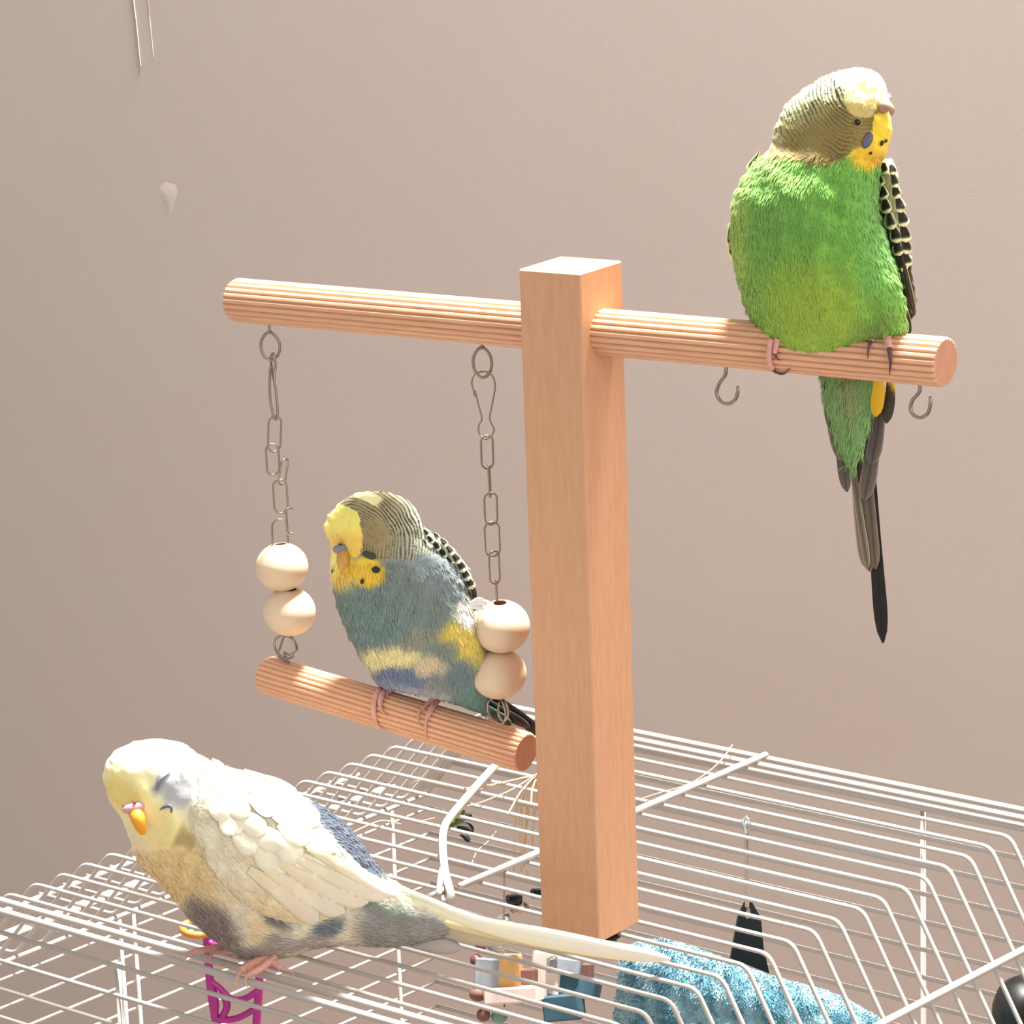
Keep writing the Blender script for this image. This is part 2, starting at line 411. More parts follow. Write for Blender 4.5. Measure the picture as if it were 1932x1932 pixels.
def oval_link(pr, u0, v0, u1, v1, wpx, edge=0.0, r=.034, gap=False, name='link'):
    a, b = pl(u0, v0), pl(u1, v1); c = (a + b) / 2; y = (a - b) / 2; hh = np.linalg.norm(y); y /= hh
    R = RIGHT * math.cos(edge) + FWD * math.sin(edge); R = R - y * (R @ y); R /= np.linalg.norm(R)
    wu = wpx / 2 / 60.0; n = 36; P = []
    for i in range(n):
        t = 2 * math.pi * i / n + .3
        x, z = math.cos(t), math.sin(t)
        k = (hh - wu); P.append(c + R * wu * x + y * (z * wu + (k if z > 0 else -k)))
    if gap: V, F = tube(np.array(P[:-5]), r, 7)
    else: V, F = tube(np.array(P), r, 7, closed=True)
    return mesh(name, V, F, M_steel, pr)
L_ = chains['L']; R_ = chains['R']
oval_link(L_, 519, 786, 517, 852, 26, .35); oval_link(L_, 513, 838, 516, 896, 25, .2); oval_link(L_, 538, 866, 531, 914, 20, .9)
oval_link(L_, 527, 905, 531, 968, 27, .2); oval_link(L_, 545, 958, 548, 1008, 14, .6, gap=True); oval_link(L_, 527, 980, 530, 1062, 30, .1)
oval_link(R_, 918, 822, 920, 884, 23, .3); oval_link(R_, 922, 878, 925, 938, 9, 1.25); oval_link(R_, 925, 930, 927, 990, 24, .2)
oval_link(R_, 927, 985, 930, 1050, 28, .2); oval_link(R_, 931, 1040, 934, 1102, 22, .5)
V, F = tube(spline([pl(936, 1094), pl(937, 1120), pl(939, 1150)], 8), .04, 7); mesh('link', V, F, M_steel, R_)
def clip(pr, pts, r=.03, off=None):
    P = [pl(*q) for q in pts]
    if off: P = [p - FWD * o for p, o in zip(P, off)]
    V, F = tube(spline(P, 90), r, 7); return mesh('snap_clip', V, F, M_steel, pr)
clip(R_, [(896, 748), (893, 735), (890, 720), (897, 706), (912, 701), (927, 706), (934, 728), (929, 760), (924, 790), (932, 812), (920, 829), (905, 820), (903, 804), (909, 790), (903, 765), (896, 737)], .028)
clip(L_, [(513, 690), (509, 700), (509, 750), (516, 786), (521, 792), (524, 775), (520, 730), (514, 700), (511, 676), (516, 668), (519, 690), (517, 715)], .045, [0, .1, .15, .1, 0, -.1, -.15, -.1, 0, .1, .1, 0])
def tie_loop(c, pts, r=.04):
    V, F = tube(spline([pl(*q, .0) - FWD * o for *q, o in pts], 80), r, 7); return mesh('tie_ring', V, F, M_steel, swing)
tie_loop(0, [(536, 1196, .0), (520, 1206, .15), (518, 1222, .2), (528, 1238, .3), (548, 1242, .25), (560, 1225, .1), (553, 1206, -.05), (538, 1200, -.1), (530, 1218, -.1), (526, 1238, 0), (545, 1250, .1)])
tie_loop(0, [(545, 1250, .1), (535, 1232, .3), (545, 1236, .3), (556, 1226, .2), (552, 1205, .2), (540, 1196, .1)], .035)
tie_loop(0, [(930, 1316, .0), (920, 1325, .2), (920, 1345, .25), (932, 1362, .4), (946, 1366, .4), (952, 1350, .35), (946, 1325, .3), (936, 1316, .1)])
tie_loop(0, [(944, 1316, .0), (953, 1328, .3), (957, 1348, .35), (948, 1362, .4), (938, 1348, .4), (940, 1325, .2)])

# ------------------------------------------------------------------ birds: shared builders
def smooth(a, b, x):
    t = np.clip((x - a) / (b - a), 0, 1); return t * t * (3 - 2 * t)
_ph = rng.uniform(0, 6.28, (24, 2)); _fr = rng.normal(size=(24, 2))
def noise2(x, y, s):
    """smooth 2-D noise about -1..1, s = feature size"""
    v = 0
    for i in range(24):
        v = v + np.sin((x * _fr[i, 0] + y * _fr[i, 1]) * 2.2 / s + _ph[i, 0])
    return v / 4.0
def blob(x, y, cx, cy, rx, ry, ang=0.0, soft=0.3):
    a = math.radians(ang); dx, dy = x - cx, y - cy
    u = dx * math.cos(a) + dy * math.sin(a); v = -dx * math.sin(a) + dy * math.cos(a)
    d = np.sqrt((u / rx) ** 2 + (v / ry) ** 2); return 1 - smooth(1 - soft, 1 + soft, d)
def mixc(c, wt, col):
    return c * (1 - wt[:, None]) + np.array(col, float)[None] * wt[:, None]
def ringpoly(x, y, pts):
    """signed distance-ish: inside test of polygon, returns bool"""
    ins = np.zeros(len(x), bool); n = len(pts)
    for i in range(n):
        x1, y1 = pts[i]; x2, y2 = pts[(i + 1) % n]
        c = ((y1 > y) != (y2 > y)) & (x < (x2 - x1) * (y - y1) / (y2 - y1 + 1e-9) + x1); ins ^= c
    return ins
class Body:
    def __init__(s, rings, Dfun, nr=330, ns=300, disp=0.0):
        R = np.asarray(rings, float); X = spline(R, nr)
        s.nr, s.ns = nr, ns
        a = np.linspace(0, 2 * math.pi, ns, endpoint=False)
        mx, my = (X[:, 0] + X[:, 2]) / 2, (X[:, 1] + X[:, 3]) / 2; hx, hy = (X[:, 0] - X[:, 2]) / 2, (X[:, 1] - X[:, 3]) / 2
        ca, sa = np.cos(a), np.sin(a)
        px = mx[:, None] + hx[:, None] * ca; py = my[:, None] + hy[:, None] * ca
        px = px + 1.2 * noise2(px, py, 9) * (np.abs(hx[:, None]) + np.abs(hy[:, None]) > 12); py = py + 0.6 * noise2(py, px, 9)
        D = Dfun(px, py) + X[:, 4][:, None] - np.maximum(X[:, 5], .01)[:, None] * np.sign(sa) * np.abs(sa) ** .9
        D = D + disp * noise2(px, py, 26) * np.abs(sa)
        s.P = atd(px, py, D); s.px, s.py, s.D, s.sa = px, py, D, np.broadcast_to(sa, px.shape)
        dt = np.gradient(s.P, axis=0); da = (np.roll(s.P, -1, 1) - np.roll(s.P, 1, 1))
        N = np.cross(dt, da); N /= np.linalg.norm(N, axis=2)[..., None] + 1e-9
        c = s.P.mean(1, keepdims=True); sg = np.sign(((s.P - c) * N).sum(2, keepdims=True)); s.N = N * np.where(sg == 0, 1, sg)
        s.T = dt / (np.linalg.norm(dt, axis=2)[..., None] + 1e-9)
        # front depth map
        s.x0, s.y0 = px.min() - 10, py.min() - 10; g = 4.0; s.g = g
        nx, ny = int((px.max() + 10 - s.x0) / g) + 2, int((py.max() + 10 - s.y0) / g) + 2
        dm = np.full((ny, nx), 1e9); f = s.sa >= -.02
        ix = ((px[f] - s.x0) / g).astype(int); iy = ((py[f] - s.y0) / g).astype(int); np.minimum.at(dm, (iy, ix), D[f])
        bad = dm > 1e8
        for _ in range(40):
            if not bad.any(): break
            acc = np.zeros_like(dm); cnt = np.zeros_like(dm)
            for dy, dx in ((0, 1), (0, -1), (1, 0), (-1, 0)):
                sh = np.roll(dm, (dy, dx), (0, 1)); ok = sh < 1e8; acc += np.where(ok, sh, 0); cnt += ok
            fill = bad & (cnt > 0); dm[fill] = acc[fill] / cnt[fill]; bad = dm > 1e8
        dm[bad] = np.median(D); s.dm = dm
    def depth(s, u, v):
        x = np.clip((np.asarray(u, float) - s.x0) / s.g - .5, 0, s.dm.shape[1] - 1.01); y = np.clip((np.asarray(v, float) - s.y0) / s.g - .5, 0, s.dm.shape[0] - 1.01)
        i, j = y.astype(int), x.astype(int); fy, fx = y - i, x - j; d = s.dm
        return d[i, j] * (1 - fx) * (1 - fy) + d[i, j + 1] * fx * (1 - fy) + d[i + 1, j] * (1 - fx) * fy + d[i + 1, j + 1] * fx * fy
    def at(s, u, v, h=0.0): return atd(u, v, s.depth(u, v) - h)
    def build(s, parent, colf, nfuzz=34000, flen=0.17, fw=0.02, lift=0.13, fuzzmask=None, flenf=None, spread=.22, name='body', mt=None):
        nr, ns = s.nr, s.ns; V = s.P.reshape(-1, 3)
        i = np.arange(nr - 1)[:, None]; k = np.arange(ns)[None]; k2 = (k + 1) % ns
        F = np.stack([i * ns + k, i * ns + k2, (i + 1) * ns + k2, (i + 1) * ns + k], -1).reshape(-1, 4)
        C = colf(s.px.ravel(), s.py.ravel(), s.sa.ravel())
        # soft feather tips lying over the surface
        area = np.linalg.norm(np.cross(np.gradient(s.P, axis=0), np.gradient(s.P, axis=1)), axis=2).ravel() + 1e-9
        area[:ns * 2] *= .2
        if fuzzmask is not None: area *= fuzzmask(s.px.ravel(), s.py.ravel())
        idx = rng.choice(len(V), nfuzz, p=area / area.sum())
        P = V[idx] + rng.normal(0, .01, (nfuzz, 3)); N = s.N.reshape(-1, 3)[idx]; T = s.T.reshape(-1, 3)[idx]
        B = np.cross(N, T); T = T + B * rng.normal(0, spread, (nfuzz, 1)); T = T / (np.linalg.norm(T, axis=1)[:, None] + 1e-9); B = np.cross(N, T); L = flen * rng.uniform(.6, 1.3, (nfuzz, 1)) * (1 if flenf is None else flenf(s.px.ravel()[idx], s.py.ravel()[idx])[:, None]); wv = B * fw * rng.uniform(.6, 1.4, (nfuzz, 1))
        q = np.stack([P - wv - N * .01, P + wv - N * .01, P + T * L * .55 + N * L * lift * .6 + wv * .8, P + T * L + N * L * lift, P + T * L * .55 + N * L * lift * .6 - wv * .8], 1)
        base = len(V) + np.arange(nfuzz)[:, None] * 5
        F1 = np.concatenate([base + 0, base + 1, base + 2, base + 4], 1); F2 = np.concatenate([base + 4, base + 2, base + 3, base + 3], 1)
        Cf = np.repeat(C[idx] * rng.uniform(.97, 1.03, (nfuzz, 1)), 5, 0)
        V2 = np.concatenate([V, q.reshape(-1, 3)]); C2 = np.clip(np.concatenate([C, Cf]), 0, 255)
        tri = np.concatenate([F[:, [0, 1, 2]], F[:, [0, 2, 3]], F1[:, [0, 1, 2]], F1[:, [0, 2, 3]], F2[:, [0, 1, 2]]])
        return mesh(name, V2, tri, mt or M_feather, parent, col=C2)
def feather(parent, pts, wpx, colf, depthf, h=0.03, nl=12, nw=7, name='feather', tipr=.5, camber=.05, mt=None, rise=.05, asym=0.0, solid=.012):
    """pts: centre line root->tip in pixels; depthf(u,v)->depth; colf(s,t)->rgb, s along 0..1, t across -1..1"""
    P = spline(np.asarray(pts, float), nl); T = np.gradient(P, axis=0); T /= np.linalg.norm(T, axis=1)[:, None]; Nn = np.stack([-T[:, 1], T[:, 0]], 1)
    sl = np.linspace(0, 1, nl); prof = np.minimum(1, (sl + .12) ** .5) * np.clip(1 - np.clip((sl - (1 - tipr)) / tipr, 0, 1) ** 2.4, 0.02, 1) ** .5
    tt = np.linspace(-1, 1, nw)
    X = P[:, 0][:, None] + Nn[:, 0][:, None] * tt * prof[:, None] * wpx / 2 * (1 + asym * tt); Y = P[:, 1][:, None] + Nn[:, 1][:, None] * tt * prof[:, None] * wpx / 2 * (1 + asym * tt)
    D = depthf(X, Y) - h - rise * sl[:, None] - camber * (1 - tt ** 2)
    Q = atd(X, Y, D); Qb = atd(X, Y, D + solid); C = colf(np.repeat(sl, nw), np.tile(tt, nl))
    F = []
    for i in range(nl - 1):
        for k in range(nw - 1):
            a = i * nw + k; F.append([a, a + 1, a + nw + 1, a + nw]); b = a + nl * nw; F.append([b + nw, b + nw + 1, b + 1, b])
    V = np.concatenate([Q.reshape(-1, 3), Qb.reshape(-1, 3)])
    return mesh(name, V, np.array(F), mt or M_vane, parent, col=np.clip(np.concatenate([C, C]), 0, 255))
def scallop(dark=(40, 34, 28), edge=(226, 222, 168), wdt=.38, tip=.78, mid=None):
    def f(s, t):
        e = np.maximum(smooth(1 - wdt - .08, 1 - wdt + .08, np.abs(t)), smooth(tip - .06, tip + .06, s))
        return mixc(np.tile(np.array(dark, float), (len(s), 1)), e, edge)
    return f
def plainf(c0, c1=None, shaft=None, edge=None):
    def f(s, t):
        c = mixc(np.tile(np.array(c0, float), (len(s), 1)), s, c1 or c0)
        if edge: c = mixc(c, smooth(.7, .95, np.abs(t)), edge)
        if shaft: c = mixc(c, (1 - smooth(.0, .3, np.abs(t))) * .8, shaft)
        return c
    return f
def toe(parent, pts, r0, r1, fn, claw=2, name='toe', cr=.05, mc=None):
    """pts in pixels, fn(u,v)->3D; last `claw` points are the dark claw"""
    P = [fn(*p) for p in pts]; n = len(P); Q = spline(P, 36); k = int(36 * (n - claw) / n)
    V, F = tube(Q[:k + 1], np.linspace(r0, r1, k + 1) * (1 + .08 * np.sin(np.arange(k + 1) * 1.6)), 9); o = mesh(name, V, F, M_pink, parent)
    V, F = tube(Q[k - 1:], np.linspace(r1 * .8, .012, 36 - k + 1), 8); mesh('claw', V, F, mc or M_claw, o); return o
def disc(parent, B, u, v, ru, rv, ang, h, col, name, mt=None, th=.06, n=28):
    a = math.radians(ang); V = []; rows = 5
    for i in range(rows):
        f = math.sin(math.pi / 2 * i / (rows - 1)); g = math.cos(math.pi / 2 * i / (rows - 1))
        for k in range(n):
            t = 2 * math.pi * k / n; x = ru * math.cos(t) * max(g, .02); y = rv * math.sin(t) * max(g, .02)
            X = u + x * math.cos(a) - y * math.sin(a); Y = v + x * math.sin(a) + y * math.cos(a)
            V.append(B.at(np.array(X), np.array(Y), h + th * f - (.06 if i == 0 else 0)))
    F = [[i * n + k, i * n + (k + 1) % n, (i + 1) * n + (k + 1) % n, (i + 1) * n + k] for i in range(rows - 1) for k in range(n)] + [[(rows - 1) * n + k for k in range(n)]]
    V = np.array(V); return mesh(name, V, F, mt or M_cere, parent, col=np.tile(np.array(col, float), (len(V), 1)))

# ------------------------------------------------------------------ green budgerigar
def Dg(u, v): return 106.26 - .0105 * (u - 1550) + .0048 * (v - 650)
PINK = 0.085
bird = thing('budgerigar', pl(1560, 650), 'bright green budgerigar with cream forehead perched on the right end of the crossbar', 'bird')
G = Body([(1612, 127, 1618, 127, 0, .02), (1583, 133, 1648, 132, 0, .5), (1553, 145, 1663, 146, 0, .85), (1525, 162, 1671, 166, 0, 1.1), (1500, 180, 1676, 188, 0, 1.25),
    (1478, 205, 1676, 205, 0, 1.35), (1464, 235, 1682, 228, 0, 1.4), (1458, 262, 1683, 252, 0, 1.4), (1448, 285, 1676, 280, -.05, 1.45), (1425, 305, 1663, 305, -.1, 1.6),
    (1403, 335, 1660, 335, -.1, 1.8), (1386, 370, 1658, 370, -.1, 2.0), (1379, 415, 1662, 415, -.1, 2.1), (1377, 455, 1674, 455, -.05, 2.2), (1384, 500, 1690, 500, 0, 2.2),
    (1397, 550, 1704, 550, 0, 2.05), (1412, 595, 1711, 595, 0, 1.8), (1430, 632, 1706, 628, -.05, 1.4), (1447, 655, 1652, 643, -.35, .9), (1488, 667, 1592, 663, -.5, .6), (1520, 672, 1560, 671, -.6, .08)], Dg, disp=.05)
def col_green(x, y, sa):
    n = noise2(x, y, 40); n2 = noise2(x + 300, y, 14)
    c = np.tile(np.array([122., 180, 80]), (len(x), 1)); xw, yw = x + n * 6, y + n * 6
    c = mixc(c, blob(xw, yw, 1525, 590, 105, 95, 0, .6) * .8, (176, 202, 74)); c = mixc(c, blob(xw, yw, 1392, 430, 22, 110, 0, .6) * .7, (172, 200, 92))
    c = mixc(c, blob(xw, yw, 1660, 430, 34, 130, 8, .6) * .5, (128, 190, 110)); c = mixc(c, blob(xw, yw, 1655, 612, 40, 22, -20, .6) * .5, (100, 120, 60))
    c = mixc(c, blob(xw, yw, 1470, 330, 55, 26, 15, .6) * .5, (150, 190, 104)); c = mixc(c, np.clip(n2 * .12, 0, 1), (150, 190, 80))
    c = mixc(c, smooth(0, -.35, sa) * .7, (190, 190, 110))
    # barred hood
    line = np.interp(x, [1400, 1443, 1454, 1495, 1547, 1599, 1630, 1700], [255, 271, 293, 306, 309, 290, 282, 270]) + n * 3
    hood = smooth(5, -5, y - line); ux, uy = x - 1636, y - 158; r = np.hypot(ux, uy) + 2.2 * noise2(x, y, 22); ang = np.arctan2(uy, ux)
    sp = 7.2; ph = r / sp; st = smooth(-.1, .55, np.sin(ph * 2 * np.pi + .5 * noise2(x, y, 12)))
    top = smooth(235, 165, y + (1560 - x) * -.45); base = np.array([150., 132, 78])[None] * (1 - top[:, None]) + np.array([226., 226, 170])[None] * top[:, None]
    dk = np.array([96., 76, 36])[None] * (1 - top[:, None]) + np.array([50., 50, 34])[None] * top[:, None]
    amp = np.clip(.55 + .45 * top + .25 * noise2(x, y, 30) - .35 * blob(x, y, 1570, 235, 40, 28, 0, .6), 0.1, 1); hd = base * (1 - (st * amp)[:, None]) + dk * (st * amp)[:, None]
    hd = mixc(hd, blob(x, y, 1470, 230, 26, 60, 20, .6) * .3, (160, 172, 110))
    c = c * (1 - hood[:, None]) + hd * hood[:, None]
    fore = ringpoly(x + 2 * n2, y + 2 * n2, [(1566, 100), (1710, 100), (1700, 195), (1662, 207), (1650, 216), (1640, 222), (1612, 219), (1599, 208), (1591, 190), (1592, 166), (1578, 160), (1569, 140)]).astype(float)
    fc = mixc(np.tile(np.array([250., 242, 170]), (len(x), 1)), smooth(178, 205, y + .2 * (1640 - x)) * .8, (208, 184, 112)); c = c * (1 - fore[:, None]) + fc * fore[:, None]
    bib = blob(x, y, 1668, 250, 22, 42, 8, .25); bib = np.maximum(bib, blob(x, y, 1640, 288, 34, 26, -28, .3)); bib = np.maximum(bib, ringpoly(x + 2 * n2, y + 2 * n2, [(1650, 218), (1700, 210), (1690, 260), (1672, 296), (1645, 316), (1616, 300), (1604, 288), (1626, 282), (1632, 262), (1648, 240)]) * 1.0)
    bib = bib * (1 - blob(x, y, 1612, 262, 24, 18, 0, .3)) * smooth(205, 216, y); c = mixc(c, bib, (248, 214, 66)); c = mixc(c, bib * blob(x, y, 1642, 296, 30, 16, 20, .6) * .6, (222, 168, 50))
    return c
G.build(bird, col_green, fuzzmask=lambda x, y: np.where(y < 290, .25, 1.2), flenf=lambda x, y: np.where(y < 290, .35, 1.0))
disc(bird, G, 1618, 230, 8.5, 7.5, 0, .0, (176, 160, 122), 'eye_ring', th=.05)
V, F = ellipsoid(G.at(np.array(1618.), np.array(230.), .02), IMG, (.095, .095, .07)); mesh('eye', V, F, M_eye, bird)
disc(bird, G, 1637, 265, 9, 17, 24, .035, (96, 92, 112), 'cheek_patch', th=.03)
for u, v, a, b in ((1664, 270, 3.4, 5.6), (1672, 266, 2.2, 3.8), (1643, 289, 2.8, 3.0)): disc(bird, G, u, v, a, b, 15, .04, (40, 30, 18), 'throat_spot', th=.02)
# cere and beak
cb = G.depth(np.array(1668.), np.array(200.))
V, F = ellipsoid(atd(1669, 196, cb - .02), IMG, (.15, .2, .24)); V2, F2 = ellipsoid(atd(1672, 187, cb + .1), IMG, (.13, .17, .26)); V, F = join((V, F), (V2, F2))
mesh('cere', V, F, M_cere, bird, col=np.tile([206., 170, 158], (len(V), 1)))
P = [atd(u, v, cb + d) for u, v, d in ((1668, 200, -.1), (1677, 202, -.25), (1683, 209, -.28), (1682, 217, -.2))]; V, F = tube(spline(P, 14), np.linspace(.2, .03, 14), 12)
mesh('beak', V, F, M_beak, bird, col=np.tile([176., 138, 116], (len(V), 1)))
# folded wing on the right flank
WG = Body([(1668, 300, 1680, 298, .5, .03), (1652, 325, 1690, 318, .5, .35), (1645, 370, 1698, 365, .55, .5), (1650, 420, 1706, 410, .6, .55), (1662, 470, 1713, 458, .65, .5),
    (1680, 515, 1719, 505, .7, .4), (1696, 555, 1726, 550, .75, .3), (1706, 580, 1728, 582, .8, .2), (1714, 597, 1722, 599, .8, .03)], Dg, nr=90, ns=80)
wing = WG.build(bird, lambda x, y, sa: mixc(np.tile([226., 222, 170], (len(x), 1)), smooth(430, 470, y), (60, 54, 44)), nfuzz=600, flen=.14, name='wing')
k = 0
for pts, wd in (([(1660, 380), (1680, 450), (1700, 525)], 15), ([(1668, 400), (1688, 470), (1708, 560)], 15), ([(1676, 420), (1697, 500), (1718, 592)], 15), ([(1688, 430), (1707, 510), (1726, 596)], 15), ([(1696, 560), (1712, 600), (1716, 632)], 14)):
    feather(wing, pts, wd, plainf((50, 46, 38), (64, 56, 50), edge=(206, 206, 150)), WG.depth, h=.02 + k * .02, tipr=.25, rise=.0, name='flight_feather'); k += 1
tips = [(1712, 505), (1704, 512), (1711, 480), (1699, 485), (1709, 455), (1692, 458), (1705, 428), (1684, 432), (1700, 402), (1676, 404), (1695, 376), (1670, 378), (1690, 352), (1664, 352), (1686, 332), (1672, 328)]
for i, (u, v) in enumerate(tips):
    s_ = .6 + .4 * min(1, (v - 300) / 120)
    feather(wing, [(u - 7 * s_, v - 30 * s_), (u - 3 + random.uniform(-2, 2), v - 14 * s_), (u + random.uniform(-2, 2), v + random.uniform(-3, 3))], 30 * s_, scallop((36, 30, 24), (232, 228, 176), .2 + random.uniform(0, .12), .74), WG.depth, h=.05 + .009 * i, rise=.02, tipr=.75)
# under-tail and tail
TG = Body([(1560, 640, 1640, 640, .2, .2), (1546, 690, 1668, 690, 1.15, .3), (1548, 720, 1660, 720, 1.15, .32), (1556, 770, 1648, 770, 1.1, .3), (1572, 825, 1636, 820, 1.05, .24), (1590, 865, 1624, 860, 1.0, .15), (1603, 886, 1613, 886, 1.0, .03)], Dg, nr=150, ns=90)
tail = TG.build(bird, lambda x, y, sa: mixc(mixc(np.tile([138., 180, 112], (len(x), 1)), blob(x, y, 1600, 735, 18, 60, -8, .6) * .6, (168, 168, 120)), (np.abs(x - 1596 - (y - 760) * .1) < 1.6) * .5, (84, 110, 56)), nfuzz=3500, flen=.3, name='undertail')
def dtail(off): return lambda x, y: Dg(x, y) + off
brown, pale = (84, 76, 66), (150, 138, 122)
for pts, wd, c0, c1, ed, off, tr in (
    ([(1640, 800), (1650, 1000), (1666, 1213)], 28, (44, 40, 36), (40, 36, 34), None, 1.5, .22),
    ([(1610, 780), (1624, 950), (1641, 1078)], 36, brown, (128, 112, 94), (186, 170, 146), 1.4, .18), ([(1630, 790), (1642, 950), (1652, 1074)], 22, brown, (120, 106, 88), pale, 1.35, .18),
    ([(1600, 760), (1612, 900), (1638, 1076)], 16, (96, 86, 72), (136, 120, 100), (200, 186, 160), 1.3, .15),
    ([(1580, 740), (1588, 850), (1598, 928)], 26, brown, (104, 96, 88), None, 1.25, .3), ([(1655, 760), (1644, 870), (1630, 944)], 34, brown, (110, 100, 90), pale, 1.2, .3),
    ([(1556, 700), (1570, 790), (1588, 869)], 28, (70, 66, 60), (108, 100, 92), pale, 1.15, .3), ([(1664, 730), (1656, 810), (1644, 876)], 32, (70, 62, 56), (104, 96, 90), pale, 1.1, .3),
    ([(1556, 690), (1562, 740), (1570, 812)], 24, (52, 50, 46), (90, 84, 76), pale, 1.05, .3)):
    feather(bird, pts, wd, plainf(c0, c1, shaft=tuple(int(q * .75) for q in c0), edge=ed), dtail(off), tipr=tr, nl=20, nw=9, rise=.02, name='tail_feather')
feather(bird, [(1655, 690), (1658, 730), (1652, 786)], 30, plainf((244, 204, 52), (230, 180, 40)), dtail(.8), tipr=.5, name='tail_feather', rise=.0)
feather(bird, [(1678, 690), (1680, 740), (1672, 799)], 24, lambda s, t: mixc(np.tile([240., 200, 60], (len(s), 1)), smooth(.25, .45, s + .1 * t), (70, 62, 54)), dtail(.95), tipr=.4, name='tail_feather', rise=0)
for pts in ([(1376, 430), (1374, 452), (1377, 470)], [(1378, 450), (1377, 472), (1383, 492)], [(1424, 296), (1418, 306), (1408, 320)], [(1432, 286), (1426, 298), (1418, 312)]):
    feather(bird, pts, 9, scallop((40, 36, 26), (236, 232, 170), .5, .7), lambda x, y: Dg(x, y) + .1, tipr=.6, name='wing_edge_feather')
gf = lambda u, v, o=.06: on_cyl(u, v, PA_, PB_, PR, o)
toe(bird, [(1456, 640), (1452, 660), (1452, 682), (1461, 700), (1478, 705), (1491, 695)], .11, .07, gf, 3)
toe(bird, [(1468, 640), (1464, 655), (1462, 668), (1466, 676), (1472, 680)], .10, .06, gf, 2)
toe(bird, [(1664, 606), (1652, 628), (1641, 650), (1638, 662), (1637, 677)], .12, .07, gf, 2)
toe(bird, [(1668, 606), (1673, 630), (1678, 660), (1680, 682), (1678, 707)], .15, .1, gf, 2)
# ------------------------------------------------------------------ grey-blue budgerigar on the swing
def Db(u, v): return 118.7 - .0127 * (u - 760) + .0054 * (v - 1150)
bird = thing('budgerigar', pl(780, 1300), 'grey blue budgerigar with yellow face and black throat spots dozing on the swing', 'bird')
BB = Body([(700, 926, 706, 926, -.6, .02), (668, 933, 742, 931, -.6, .6), (640, 950, 770, 945, -.6, 1.0), (620, 973, 788, 968, -.6, 1.25), (612, 1000, 799, 995, -.6, 1.4),
    (621, 1024, 808, 1018, -.55, 1.45), (623, 1045, 832, 1036, -.5, 1.5), (622, 1075, 860, 1058, -.45, 1.6), (629, 1108, 880, 1092, -.4, 1.7), (638, 1145, 894, 1135, -.3, 1.85),
    (651, 1185, 908, 1180, -.2, 1.95), (669, 1222, 916, 1225, -.15, 1.9), (690, 1255, 920, 1268, -.1, 1.7), (708, 1286, 922, 1305, 0, 1.3), (732, 1301, 922, 1330, .1, .9), (790, 1306, 921, 1346, .3, .6), (880, 1335, 918, 1350, .6, .08)], Db, disp=.05)
